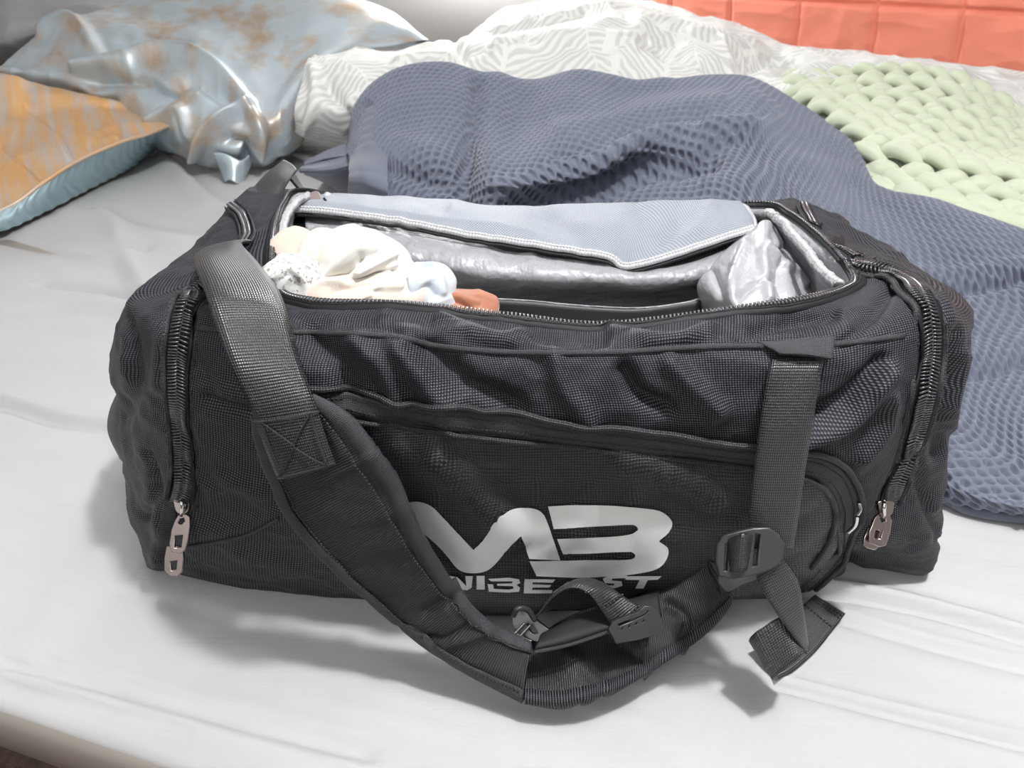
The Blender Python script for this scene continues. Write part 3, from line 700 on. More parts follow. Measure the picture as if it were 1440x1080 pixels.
# ------------------------------------------------------------------ printed logo and lettering
def bez(pts, n=8): return [tuple(p) for p in cr(np.array(pts, float), n*(len(pts)-1)+1)]
def ZX(p): return (560+p[0]/3.6, 680+p[1]/3.6)       # measured on a 3.6x enlargement
logo_m = bez([(30, 105), (60, 90), (110, 88), (170, 110), (240, 180), (310, 255), (382, 332)], 6)+bez([(382, 332), (440, 270), (500, 185), (560, 135), (640, 118), (700, 125), (735, 150), (755, 190), (785, 275), (822, 382)], 6)+[(664, 377), (640, 310), (618, 262)]+bez([(618, 262), (560, 320), (500, 395), (450, 435), (390, 448), (330, 442), (290, 415), (250, 365), (200, 310), (133, 250)], 6)+[(110, 285), (70, 195)]
logo_b = [(758, 110)]+bez([(758, 110), (900, 104), (1100, 110), (1280, 126), (1350, 150), (1385, 195), (1370, 240), (1320, 285)], 6)+bez([(1322, 288), (1362, 320), (1360, 370), (1320, 420), (1240, 445), (1100, 462), (900, 470), (700, 464)], 6)+[(664, 388), (835, 384)]+bez([(835, 384), (1000, 382), (1150, 380), (1190, 372), (1198, 355), (1180, 340)], 5)+[(1100, 342), (960, 350), (835, 352), (805, 275)]+bez([(805, 275), (950, 270), (1100, 262), (1180, 250), (1212, 228), (1195, 206), (1150, 204)], 5)+[(1000, 212), (880, 222), (788, 226)]
def shape(name, poly, step=6, dense=2.5):
    o, _, _ = patch(name, [ZX(p) for p in poly], .0013, M['print'], step=step, dense=dense); return part(o)
def dedupe(l):
    r = [l[0]]
    for p in l[1:]:
        if math.hypot(p[0]-r[-1][0], p[1]-r[-1][1]) > 1.5: r.append(p)
    return r
shape('logo_letter', dedupe(logo_m)); shape('logo_letter', dedupe(logo_b))
letters = {
 'N': [(222, 470), (262, 462), (300, 468), (345, 512), (340, 462), (378, 462), (372, 520), (350, 534), (315, 530), (272, 492), (262, 535), (228, 500)],
 'I': [(397, 461), (438, 461), (438, 530), (397, 530)],
 'E': [(640, 477), (795, 480), (782, 496), (680, 494), (680, 504), (775, 507), (765, 520), (680, 520), (680, 532), (780, 533), (778, 548), (636, 549)],
 'A': [(780, 545), (860, 492), (895, 485), (960, 487), (985, 545), (945, 545), (930, 505), (890, 505), (825, 545)],
 'S': [(1035, 475), (1060, 462), (1160, 458), (1150, 472), (1085, 474), (1080, 484), (1130, 487), (1135, 510), (1100, 522), (1020, 525), (1030, 510), (1090, 508), (1095, 500), (1045, 497)],
 'T': [(1150, 462), (1332, 462), (1312, 480), (1262, 482), (1240, 524), (1198, 524), (1220, 482), (1150, 480)],
}
for k in 'NIEAST': shape('letter', letters[k], 4, 2)
# B is drawn as its outline in two pieces (upper bowl, lower bowl)
shape('letter', [(455, 476), (560, 470), (612, 478), (618, 496), (600, 506), (618, 520), (612, 540), (560, 545), (458, 540), (452, 503), (480, 503), (482, 526), (560, 530), (585, 524), (580, 512), (500, 510), (500, 500), (575, 498), (580, 488), (470, 488)], 4, 2)

# ------------------------------------------------------------------ straps
def strap(name, A, B, n, mat_, thick=.0018, k=9, bulge=0.0, sag=None, wr=0.0, seed=1):
    a = cr(np.array([pt(t) for t in A]), n); b = cr(np.array([pt(t) for t in B]), n)
    f = np.linspace(0, 1, k)[None, :, None]; V = a[:, None]*(1-f)+b[:, None]*f
    N = gnormals(V)
    d = np.array([0, 0, H])-V
    if (N*d).sum() < 0: V = V[:, ::-1]; N = gnormals(V)
    if bulge: V = V+N*(bulge*(1-(2*f-1)**4))
    if wr: V = V+N*(wr*ridged(V, 30, 2, seed))[..., None]
    return V, N
def strap_obj(name, V, mat_, thick, lab=None):
    return part(grid_obj(name, V, mat_, thick=thick), lab)
# left carry webbing, arching over the left end and sewn onto the shoulder pad
A = [(300, 350, .60), (276, 356, .56), (274, 372, .50), (285, 402, .455), (302, 452, .425), (322, 508, .408), (345, 560, .400), (358, 592, .398), (374, 635, .396), (390, 674, .394)]
B = [(356, 338, .60), (340, 342, .57), (362, 368, .53), (392, 408, .475), (408, 452, .445), (421, 502, .425), (436, 545, .412), (448, 580, .404), (460, 618, .398), (473, 654, .394)]
V, N = strap('webbing_handle', A, B, 120, None, bulge=.003)
wb = strap_obj('webbing_strap', V, M['webbing'], .0022)
def edge_st(V, i0, i1, off, parent, m='stitch'):
    N = gnormals(V)
    P3 = V[i0:i1]+N[i0:i1]*.0008
    for c in off:
        q = P3[:, c]; sub(stitches('stitching', None, M[m], None, casted=(q, N[i0:i1, c])), parent, 'stuff')
# box-and-cross stitching at the end of the webbing
Nn = gnormals(V); i0, i1 = 92, 117
def vline(i, j, i2, j2, n=20):
    ii = np.linspace(i, i2, n); jj = np.linspace(j, j2, n)
    q = np.array([V[int(round(a)), int(round(b))]+Nn[int(round(a)), int(round(b))]*.0022 for a, b in zip(ii, jj)])
    nn = np.array([Nn[int(round(a)), int(round(b))] for a, b in zip(ii, jj)])
    q[1:-1] = (q[:-2]+q[1:-1]+q[2:])/3; return q, nn
for a in ((i0, 0, i0, 8), (i1, 0, i1, 8), (i0, 1, i1, 7), (i0, 7, i1, 1), (i0, 1, i1, 1), (i0, 7, i1, 7)):
    q, nn = vline(*a); sub(tube('stitching', q, .0007, M['tape'], seg=6), wb)
# rear webbing rising behind the left end
A = [(338, 300, .71), (350, 272, .74), (372, 246, .77), (396, 226, .80)]
B = [(362, 338, .66), (384, 300, .70), (402, 262, .74), (418, 240, .78)]
V, N = strap('x', A, B, 40, None, bulge=.004); strap_obj('webbing_strap', V, M['webbing'], .002)
A = [(396, 226, .80), (412, 240, .82), (425, 262, .83)]; B = [(408, 250, .76), (424, 268, .765), (438, 272, .77)]
V, N = strap('x', A, B, 30, None); strap_obj('webbing_strap', V, M['black'], .002)

# shoulder pad, first (wide quilted) half
A = [(357, 585, .415), (362, 620, .412), (378, 668, .408), (402, 722, .405), (450, 782, .402), (510, 836, .400), (572, 888, .392), (645, 938, .378), (735, 986, .358)]
B = [(440, 556, .418), (482, 578, .412), (512, 612, .408), (543, 655, .405), (572, 708, .403), (602, 770, .402), (645, 832, .402), (690, 876, .398), (745, 905, .392)]
V, N = strap('shoulder_pad', A, B, 150, None, k=25, bulge=.006, wr=.0012, seed=8)
V = strokes(V, N, [([(600, 860), (640, 840), (690, 830)], 7, -.004), ([(640, 905), (680, 890), (720, 860)], 6, .003), ([(560, 880), (620, 900), (660, 880)], 5, -.003), ([(450, 680), (520, 640), (550, 630)], 8, .002)])
pad = strap_obj('shoulder_pad', V, M['pad'], .010)
N = gnormals(V)
def pad_edge(V, c, w_, nm='edge_binding'):
    q = V[:, c]; n = len(q); W_ = V[:, c+ (3 if c == 0 else -3)]-q; W_ /= np.linalg.norm(W_, axis=1, keepdims=True)
    Ng = gnormals(V)[:, c]; k = 6
    R = []
    for f in (0, .3, 1.0): R.append(q+W_*(w_*f-.001)+Ng*(.0016+.0012*math.sin(math.pi*f)))
    R = [q-W_*.003-Ng*.010, q-W_*.003-Ng*.004]+R
    G = np.stack(R, 1); Gn = gnormals(G)
    if (Gn*Ng[:, None]).sum() < 0: G = G[:, ::-1]
    return G
e = adopt(grid_obj('edge_binding', pad_edge(V, -1, .012), M['tape'], thick=.0012), bag); 
e = adopt(grid_obj('edge_binding', pad_edge(V, 0, .012), M['tape'], thick=.0012), bag)
for c, cc in ((4, 0), (20, 1)):
    q = V[:, c]+N[:, c]*.0030; adopt(stitches('stitching', None, M['stitch'], None, casted=(q, N[:, c]), r=.0005), bag)['kind'] = 'stuff'
# second half of the shoulder strap, standing on its lower edge
A = [(738, 986, .355), (800, 987, .352), (868, 968, .362), (938, 928, .385), (990, 890, .402), (1024, 852, .415), (1030, 825, .420)]
B = [(745, 905, .405), (790, 872, .425), (862, 846, .436), (925, 826, .440), (968, 800, .440), (1004, 775, .436), (1012, 790, .430)]
V2, N2 = strap('shoulder_pad', A, B, 110, None, k=25, bulge=.004, wr=.0015, seed=14)
V2 = strokes(V2, N2, [([(800, 920), (830, 950), (850, 970)], 8, .004), ([(860, 900), (905, 925), (920, 935)], 8, -.004), ([(940, 850), (965, 870), (960, 900)], 7, -.005)])
pad2 = strap_obj('shoulder_pad', V2, M['pad'], .006)
e = adopt(grid_obj('edge_binding', pad_edge(V2, 0 if V2[0, 0, 1] < V2[0, -1, 1] else -1, .010), M['nylon_rib'], thick=.0012), bag)
# sewn-on sleeve on the second half
A = [(752, 915, .370), (800, 905, .376), (862, 885, .384), (930, 868, .392)]
B = [(765, 890, .388), (805, 868, .398), (862, 848, .408), (925, 832, .414)]
V, N = strap('x', A, B, 40, None, k=11, bulge=.003); slv = strap_obj('strap_sleeve', V, M['black'], .004)
q = V[:, 0] if V[0, 0, 1] < V[0, -1, 1] else V[:, -1]
sub(tube('sleeve_piping', q+np.array([0, -.002, .001]), .0014, M['tape'], seg=6), slv)
# join tape across the pad bend
# small arched webbing loop with slotted plate
A = [(752, 868, .405), (775, 840, .400), (800, 825, .397), (826, 832, .392), (846, 858, .388), (862, 884, .384)]
B = [(790, 850, .420), (802, 823, .418), (824, 813, .416), (850, 820, .410), (878, 839, .402), (904, 854, .395)]
V, N = strap('x', A, B, 60, None, bulge=.002); lp = strap_obj('webbing_loop', V, M['webbing'], .0018)
for j in (46, 57):
    q = V[j]+gnormals(V)[j]*.001; sub(stitches('stitching', None, M['tape'], None, casted=(q, gnormals(V)[j]), pitch=.0035, r=.0008), lp, 'stuff')
slots = [[(870+k*10, 886-k*3.6), (874+k*10, 881-k*3.6), (877+k*10, 880.5-k*3.6), (875+k*10, 886-k*3.6)] for k in range(4)]
part(pixplate('slotted_buckle', [(856, 884), (862, 874), (898, 860), (906, 852), (918, 853), (926, 862), (930, 878), (928, 888), (900, 898), (866, 904)], slots+[[(866, 877), (898, 865), (906, 857), (914, 857), (908, 864), (892, 872), (870, 881)]], P(893, 880, .380), (.1, -.75, .65), .003, M['plastic'], None), 'dark plastic buckle plate with four slots')
# hook clip lying against the pad
cl = part(pixplate('strap_clip', [(722, 868), (728, 858), (742, 860), (760, 876), (776, 890), (768, 902), (752, 900), (738, 895), (726, 885)], [[(742, 876), (752, 880), (758, 890), (748, 890)]], P(748, 882, .405), (-.2, -.7, .7), .006, M['plastic'], None, smoothn=30))
for k in range(2):
    a, b = P(722+k*8, 893+k*3, .395), P(738+k*8, 876+k*3, .398); sub(tube('clip_pin', [a, b], .0011, M['plastic'], seg=8), cl)
sub(tube('clip_hook', [P(722, 866, .40), P(728, 856, .40), P(742, 858, .402), P(752, 872, .402)], .0022, M['plastic'], n=18, seg=8), cl)

# right webbing: sewn tab, band, buckle, hanging tail
bvh = shell_bvh
TB = surf([[cast_ for cast_ in [(w, *cast(1066, 482, .002)[0]), (w, *cast(1120, 478, .002)[0]), (w, *cast(1172, 474, .002)[0])]], [(w, *cast(1078, 492, .006)[0]), (w, *cast(1120, 490, .009)[0]), (w, *cast(1167, 488, .006)[0])], [(w, *cast(1090, 503, .009)[0]), (w, *cast(1125, 504, .012)[0]), (w, *cast(1161, 504, .009)[0])]], 14, 24)
TBN = gnormals(TB)
if TBN[..., 1].mean() > 0: TB = TB[:, ::-1]
tab = part(grid_obj('handle_tab', TB, M['tape'], thick=.0025))
A = [(1086, 496, .448), (1083, 512, .436), (1075, 560, .425), (1068, 605, .418), (1060, 665, .412), (1054, 720, .405), (1050, 770, .400)]
B = [(1160, 496, .448), (1158, 512, .436), (1149, 560, .425), (1142, 605, .418), (1132, 665, .412), (1124, 720, .405), (1116, 770, .400)]
V, N = strap('x', A, B, 90, None, bulge=.0015); hb = strap_obj('webbing_strap', V, M['webbing'], .0022)
A = [(1095, 760, .398), (1100, 772, .396), (1104, 782, .396)]; B = [(1116, 752, .400), (1117, 765, .398), (1113, 776, .396)]
# ladder buckle
bn = (-.12, -.78, .62)
bc = P(1055, 778, .388)
bk = part(pixplate('ladder_buckle', [(1010, 766), (1018, 754), (1040, 748), (1058, 744), (1078, 743), (1092, 752), (1100, 766), (1099, 782), (1088, 796), (1070, 803), (1052, 808), (1030, 812), (1012, 808), (1008, 788)],
    [[(1060, 748), (1070, 749), (1066, 796), (1054, 800)], [(1018, 764), (1028, 758), (1024, 804), (1015, 804)]], bc, bn, .004, M['plastic'], None, bevel=.0012), 'dark grey plastic ladder buckle')
V = surf([[(1009, 806, .386), (1030, 812, .383), (1055, 808, .384), (1082, 800, .386), (1098, 788, .388)], [(1010, 818, .388), (1022, 822, .388), (1052, 812, .390), (1080, 804, .392), (1096, 794, .394)], [(1014, 826, .392), (1024, 832, .392), (1044, 822, .394), (1070, 812, .396), (1090, 800, .398)]], 14, 30)
if gnormals(V)[..., 1].mean() > 0: V = V[:, ::-1]
sub(adopt(grid_obj('buckle_lip', V, M['plastic'], thick=.003), bag), bk); bk.children[0].matrix_parent_inverse = Matrix()
# webbing wrapped over the bar
A = [(1024, 758, .392), (1034, 754, .384), (1046, 751, .381), (1056, 752, .386), (1060, 754, .394)]
B = [(1020, 806, .384), (1030, 804, .376), (1042, 803, .373), (1050, 801, .378), (1055, 799, .386)]
V, N = strap('x', A, B, 26, None, bulge=0); strap_obj('webbing_wrap', V, M['webbing'], .0018)
# tail
A = [(1062, 808, .394), (1068, 822, .388), (1084, 848, .380), (1106, 880, .372), (1134, 916, .364)]
B = [(1100, 786, .398), (1112, 800, .396), (1124, 822, .394), (1131, 860, .386), (1137, 905, .376)]
V, N = strap('x', A, B, 50, None, k=7); tl = strap_obj('strap_tail', V, M['webbing'], .0018)
A = [(1137, 905, .374), (1122, 884, .380), (1100, 868, .380), (1072, 884, .376), (1058, 893, .376), (1053, 902, .382), (1060, 904, .392)]
B = [(1135, 917, .362), (1130, 918, .362), (1118, 930, .359), (1100, 944, .357), (1090, 952, .356), (1086, 957, .358), (1092, 956, .364)]
V, N = strap('x', A, B, 60, None, k=9); strap_obj('strap_tail', V, M['webbing'], .0018)
A = [(1062, 902, .392), (1085, 890, .404), (1110, 872, .418), (1128, 852, .432), (1146, 836, .446)]
B = [(1092, 957, .364), (1118, 942, .374), (1148, 915, .392), (1170, 888, .412), (1189, 863, .430)]
A = [(x, y, PZ(x, y, .003+.010*f)[1]) for (x, y, _), f in zip(A, (1.6, 1.5, 1.2, 1.2, 1.0))]
B = [(x, y, PZ(x, y, .003+.006*f)[1]) for (x, y, _), f in zip(B, (.2, .1, .1, .3, .8))]
V, N = strap('x', A, B, 60, None, k=9); te = strap_obj('strap_tail', V, M['webbing'], .0018)
for j in (46, 54, 56):
    q = V[j]+gnormals(V)[j]*.001; sub(stitches('stitching', None, M['tape'], None, casted=(q, gnormals(V)[j]), r=.0007), te, 'stuff')

# metal pulls on the end zippers
def pull(body, plates, Y, nrm, tilt=0):
    c = P(*body, Y); root = part(pixplate('zipper_slider', [(body[0]-10, body[1]-4), (body[0]-9, body[1]-9), (body[0]+9, body[1]-9), (body[0]+10, body[1]-3), (body[0]+8, body[1]+7), (body[0], body[1]+11), (body[0]-7, body[1]+7)], [], c, nrm, .004, M['metal'], None, smoothn=24))
    sub(tube('slider_bridge', [P(body[0]-1, body[1]-8, Y-.002), P(body[0]-1, body[1]-2, Y-.007), P(body[0]-1, body[1]+8, Y-.006), P(body[0]-2, body[1]+13, Y-.002)], .0019, M['chrome'], n=18), root)
    for k, (out, holes, dY) in enumerate(plates):
        cc = np.array(out).mean(0); sub(pixplate('pull_tab', out, holes, P(cc[0], cc[1], Y-.006+dY), nrm, .0016, M['metal'], None, bevel=.0007), root)
    return root
pull((257, 711), [
  ([(248, 732), (253, 724), (262, 723), (267, 727), (267, 740), (264, 760), (260, 773), (254, 777), (243, 775), (240, 765), (243, 745)], [[(250, 734), (254, 728), (260, 727), (262, 733), (257, 738), (252, 738)], [(246, 752), (259, 751), (257, 770), (245, 771)]], 0),
  ([(236, 769), (246, 768), (257, 770), (258, 785), (256, 803), (250, 809), (240, 808), (233, 801), (233, 785)], [[(239, 788), (251, 787), (250, 801), (241, 803)]], .002)], .468, (0, -.86, .5))
pull((1244, 714), [
  ([(1230, 728), (1238, 720), (1248, 722), (1252, 732), (1250, 748), (1244, 766), (1236, 768), (1222, 762), (1222, 748)], [[(1234, 727), (1243, 725), (1246, 733), (1238, 736)], [(1229, 744), (1242, 744), (1238, 759), (1227, 758)]], 0),
  ([(1221, 742), (1226, 740), (1238, 748), (1236, 766), (1230, 772), (1220, 770), (1214, 766), (1215, 756)], [[(1222, 756), (1231, 757), (1229, 765), (1221, 763)]], .002)], .458, (.05, -.86, .5))

# lower left side bulge (side handle end) behind the left end
V = surf([[(166, 548, .64), (172, 545, .60), (182, 560, .57)], [(153, 580, .65), (160, 585, .60), (180, 600, .57)], [(152, 610, .63), (162, 625, .60), (185, 640, .57)], [(168, 645, .65), (178, 655, .60), (192, 662, .57)]], 24, 24)
if gnormals(V)[..., 0].mean() > 0: V = V[:, ::-1]
part(grid_obj('side_piping_panel', V, M['nylon_rib'], thick=.006))
# right rear gusset tops
V = surf([[(1088, 290, .80), (1110, 284, .80), (1150, 292, .80), (1190, 315, .80)], [(1095, 300, .76), (1125, 300, .75), (1165, 318, .74), (1205, 345, .74)], [(1118, 320, .70), (1140, 326, .69), (1175, 345, .68), (1215, 365, .68)]], 24, 30)
N = gnormals(V)
if N[..., 2].mean() < 0: V = V[:, ::-1]; N = gnormals(V)
V = V+N*(.004*ridged(V, 30, 2, 6))[..., None]
part(grid_obj('end_gusset', V, M['nylon_rib'], thick=.003))

# ------------------------------------------------------------------ clothes inside the bag
def lump(name, c, r, seed, amp, mat_, label, cat, fr=26, el=0.0, res=(70, 100), group=None, squash=(1, 1, 1), st=None):
    c = np.array(c); th = np.linspace(0.0005, math.pi-.0005, res[0])[:, None]; ph = np.linspace(0, 2*math.pi, res[1])[None, :]
    U = np.stack([np.sin(th)*np.cos(ph), np.sin(th)*np.sin(ph), np.cos(th)*np.ones_like(ph)], -1)
    sgn = np.sign(U)*np.abs(U)**.85; V = sgn*np.array(r)
    ca, sa = math.cos(el), math.sin(el); V = np.stack([V[..., 0]*ca-V[..., 2]*sa, V[..., 1], V[..., 0]*sa+V[..., 2]*ca], -1)
    Q = (V+c)*np.array(squash); Q = Q+.012*np.stack([noise(Q, 30, seed+5), noise(Q, 30, seed+6), noise(Q, 30, seed+7)], -1)
    V = V+U*(amp*1.3*ridged(Q, fr*1.7, 2, seed))[..., None]
    V = V+c
    if st:
        Nl = V-c; Nl /= np.linalg.norm(Nl, axis=2, keepdims=True)+1e-9
        V = strokes(V, Nl, st, (V[..., 1] < c[1]+.012)*1.0)
    V[:, -1] = V[:, 0]
    o = grid_obj(name, V[::-1], mat_)
    tag(o, label, cat, group); return o
lump('folded_garment', P(418, 362, .60), (.023, .03, .022), 3, .002, M['c_yellow'], 'pale yellow and peach garment tucked in the left end of the open bag', 'clothing', fr=14)
lump('rolled_garment', P(460, 364, .585), (.025, .030, .021), 9, .002, M['c_cream'], 'small rolled peach and cream garment between the yellow and white ones', 'clothing', el=-.2, fr=14,
     st=[([(438, 372), (445, 350), (470, 345), (486, 352)], 4, .005), ([(448, 370), (462, 358), (480, 362)], 5, -.006)])
lump('lace_garment', P(410, 398, .545), (.024, .024, .020), 12, .002, M['c_lace'], 'white lace garment beside the wide webbing strap', 'clothing', fr=24, st=[([(385, 392), (405, 378), (425, 395), (428, 420)], 4, .005)])
lump('crumpled_garment', P(516, 378, .575), (.040, .034, .027), 16, .003, M['c_white'], 'large crumpled white garment, topmost of the clothes in the bag', 'clothing', fr=14, el=-.4, res=(110, 160), squash=(1.4, 1, .7),
     st=[([(455, 398), (478, 372), (498, 352), (512, 350)], 7, .006), ([(470, 400), (492, 378), (508, 362)], 4, -.009), ([(530, 352), (547, 360), (552, 375), (546, 388)], 6, .005), ([(505, 385), (528, 372), (548, 362)], 5, .006), ([(500, 398), (530, 386), (552, 380)], 4, -.007), ([(520, 360), (538, 352)], 5, -.006)])
lump('cream_garment', P(495, 420, .548), (.066, .028, .021), 22, .002, M['c_cream'], 'cream garment lying along the front zipper beneath the white one', 'clothing', fr=12, res=(90, 160), squash=(.7, 1, 1.3),
     st=[([(430, 420), (450, 400), (480, 395)], 5, .005), ([(455, 425), (475, 408), (520, 400)], 4, -.005), ([(500, 425), (530, 405), (560, 402)], 6, .005), ([(478, 432), (500, 412), (530, 410)], 4, -.004)])
lump('blue_garment', P(594, 410, .56), (.026, .026, .021), 28, .002, M['c_blue'], 'blue and white garment right of the cream clothes', 'clothing', fr=14, res=(90, 120),
     st=[([(575, 425), (578, 395), (595, 382), (616, 390), (622, 410)], 6, .0035), ([(592, 428), (594, 410), (604, 402), (612, 415)], 5, -.006), ([(562, 395), (566, 415), (568, 430)], 4, .004), ([(571, 395), (574, 415)], 3, -.004)])
lump('brown_garment', P(653, 434, .56), (.029, .024, .013), 35, .0015, M['c_brown'], 'terracotta brown garment, rightmost of the clothes in the bag', 'clothing', fr=14, el=-.08,
     st=[([(612, 428), (640, 424), (662, 436)], 4, -.005), ([(612, 420), (640, 415), (670, 425)], 4, .003)])
lump('under_garment', P(500, 560, .61), (.11, .05, .035), 44, .004, M['c_white'], 'white clothing at the bottom of the pile inside the bag', 'clothing', fr=12)

# ------------------------------------------------------------------ waffle blanket
rows = [
 [(480, 240, 1.45), (500, 170, 1.62), (560, 130, 1.68), (640, 120, 1.70), (740, 140, 1.70), (830, 140, 1.70), (900, 150, 1.72), (1000, 140, 1.72), (1090, 150, 1.70), (1190, 210, 1.55), (1240, 265, 1.42), (1340, 300, 1.25), (1500, 360, 1.10)],
 [(488, 215, 1.38), (502, 145, 1.52), (560, 99, 1.56), (630, 90, 1.58), (740, 107, 1.58), (820, 100, 1.58), (895, 117, 1.60), (1000, 105, 1.60), (1082, 116, 1.58), (1185, 188, 1.42), (1230, 252, 1.30), (1340, 290, 1.15), (1500, 345, 1.02)],
 [(492, 240, 1.30), (520, 165, 1.40), (580, 125, 1.46), (650, 115, 1.48), (730, 140, 1.47), (810, 125, 1.46), (890, 140, 1.48), (985, 128, 1.48), (1070, 140, 1.44), (1150, 200, 1.33), (1210, 280, 1.20), (1340, 330, 1.06), (1500, 400, .95)],
 [(494, 265, 1.25), (535, 205, 1.30), (600, 165, 1.36), (655, 165, 1.36), (715, 190, 1.34), (800, 165, 1.34), (880, 170, 1.34), (970, 155, 1.34), (1050, 165, 1.30), (1125, 225, 1.22), (1190, 300, 1.10), (1340, 390, .98), (1500, 470, .88)],
 [(500, 285, 1.20), (545, 240, 1.22), (600, 215, 1.24), (660, 225, 1.24), (705, 240, 1.18), (790, 215, 1.20), (870, 205, 1.22), (950, 195, 1.24), (1040, 205, 1.22), (1110, 255, 1.14), (1180, 330, 1.02), (1340, 450, .90), (1500, 550, .75)],
 [(505, 310, 1.17), (550, 285, 1.18), (605, 265, 1.18), (655, 275, 1.18), (710, 275, 1.14), (790, 262, 1.20), (870, 245, 1.22), (950, 230, 1.20), (1040, 245, 1.14), (1110, 290, 1.08), (1190, 370, .96), (1345, 520, .80), ('z', 1500, 640, .05)],
 [(510, 340, 1.14), (555, 330, 1.14), (610, 320, 1.13), (660, 320, 1.12), (715, 318, 1.12), (790, 315, 1.14), (870, 300, 1.12), (950, 290, 1.10), (1040, 300, 1.06), (1115, 350, 1.00), (1210, 440, .90), ('z', 1350, 600, .045), ('z', 1500, 700, .04)],
 [(515, 370, 1.12), (560, 375, 1.11), (615, 370, 1.10), (665, 370, 1.09), (720, 365, 1.09), (790, 365, 1.09), (870, 360, 1.07), (950, 350, 1.04), (1040, 370, 1.00), (1120, 430, .94), (1230, 540, .86), ('z', 1326, 668, .036), ('z', 1500, 730, .034)],
 [('z', 520, 405, .006), ('z', 565, 410, .006), ('z', 620, 410, .006), ('z', 670, 410, .006), ('z', 725, 410, .006), ('z', 790, 410, .006), ('z', 870, 410, .006), ('z', 950, 420, .006), ('z', 1040, 440, .006), ('z', 1120, 500, .006), ('z', 1230, 600, .006), ('z', 1318, 706, .004), ('z', 1500, 742, .004)],
]
BR, BC = 560, 1000
BV = surf(rows, BR, BC); BN = gnormals(BV)
if BN[..., 2].mean() < 0: BN = -BN
dU = np.concatenate([np.zeros((BR, 1)), np.linalg.norm(np.diff(BV, axis=1), axis=2)], 1).cumsum(1); U = dU-dU[:, BC//2:BC//2+1]
Vv = np.concatenate([np.zeros((1, BC)), np.linalg.norm(np.diff(BV, axis=0), axis=2)], 0).cumsum(0)
k_ = np.ones(61)/61
U = np.apply_along_axis(lambda a: np.convolve(np.pad(a, 30, mode='edge'), k_, 'valid'), 0, U)
BV = BV+BN*(.006*fbm(BV, 7, 2, 61))[..., None]
BV = strokes(BV, BN, [
 ([(672, 120), (668, 170), (655, 230), (650, 290)], 11, -0.0216), ([(700, 120), (700, 170), (690, 230), (690, 290)], 18, 0.0130),
 ([(522, 225), (560, 240), (620, 258)], 12, -0.0158), ([(515, 150), (512, 200), (525, 270)], 8, -0.0144), ([(560, 200), (620, 220), (650, 260)], 16, 0.0086),
 ([(705, 268), (760, 248), (830, 232), (890, 200), (960, 182), (1050, 180)], 12, 0.0216),
 ([(715, 290), (780, 282), (840, 268), (900, 240), (970, 228), (1000, 222)], 15, -0.0302),
 ([(790, 180), (860, 172), (930, 150), (1010, 140)], 14, 0.0101), ([(780, 215), (850, 200), (920, 172), (985, 162)], 10, -0.0115),
 ([(880, 190), (930, 178), (980, 178)], 8, -0.0144), ([(850, 120), (880, 110), (930, 106)], 14, 0.0043),
 ([(1048, 130), (1085, 160), (1075, 180), (1040, 195)], 12, 0.0130), ([(960, 232), (1000, 205), (1040, 200)], 8, -0.0130),
 ([(1000, 260), (1060, 255), (1120, 230), (1200, 250)], 16, 0.0086), ([(1200, 370), (1320, 385), (1440, 370)], 10, 0.0072),
 ([(1290, 408), (1380, 405), (1440, 392)], 7, -0.0130), ([(1340, 530), (1400, 522), (1440, 505)], 7, -0.0115), ([(1330, 500), (1390, 495), (1440, 480)], 14, 0.0072),
 ([(1340, 640), (1400, 655), (1440, 650)], 9, 0.0058), ([(1325, 672), (1390, 690), (1440, 700)], 5, -0.0029),
])
BN1 = gnormals(BV)
if BN1[..., 2].mean() < 0: BN1 = -BN1
BN = BN*.5+BN1*.5; BN /= np.linalg.norm(BN, axis=2, keepdims=True)
ang = .30; s_ = .0142
u = (U*math.cos(ang)+Vv*math.sin(ang))/s_+.25*noise(BV, 9, 4); v = (-U*math.sin(ang)+Vv*math.cos(ang))/s_+.25*noise(BV, 9, 5)
pit = np.clip((np.abs(np.sin(math.pi*u))*np.abs(np.sin(math.pi*v))-.25)/.6, 0, 1); pit = pit*pit*(3-2*pit)*1.2
BV = BV-BN*(.0058*pit)[..., None]
BV[..., 2] = np.maximum(BV[..., 2], .003)
bl = empty('waffle_blanket', tuple(BV[BR//2, BC//2]), 'slate blue waffle weave blanket heaped behind and right of the bag', 'blanket')
bo = grid_obj('blanket_cloth', BV, M['waffle']); adopt(bo, bl)
q = BV[-2, ::12].copy(); q[:, 2] = .006; adopt(tube('hem', q, .006, M['waffle_hem'], seg=8), bl)
# folded tail at the left
def ribcloth(rows, nr, nc, name, m, parent, thick=.004, wrk=None):
    V = surf(rows, nr, nc); N = gnormals(V)
    d = np.array([0, 0, H])-V
    if (N*d).sum() < 0: V = V[:, ::-1]; N = gnormals(V)
    U, Vv = metric_uv(V); V = V+N*(.0012*np.sin(Vv*2*math.pi/.010))[..., None]
    if wrk: V = strokes(V, N, wrk)
    o = grid_obj(name, V, m, thick=thick); adopt(o, parent); return o
ribcloth([[(492, 200, 1.50), (460, 212, 1.50), (428, 228, 1.50)], [(494, 218, 1.43), (462, 222, 1.43), (428, 232, 1.46)]], 30, 40, 'folded_corner', M['waffle_hem'], bl, .006)
ribcloth([[(494, 218, 1.40), (460, 226, 1.40), (424, 234, 1.43)], [(494, 240, 1.36), (462, 246, 1.36), (424, 243, 1.40)], [('z', 496, 285, .012), ('z', 482, 275, .01), ('z', 455, 255, .01)]], 40, 40, 'folded_corner', M['waffle_hem'], bl, .005)
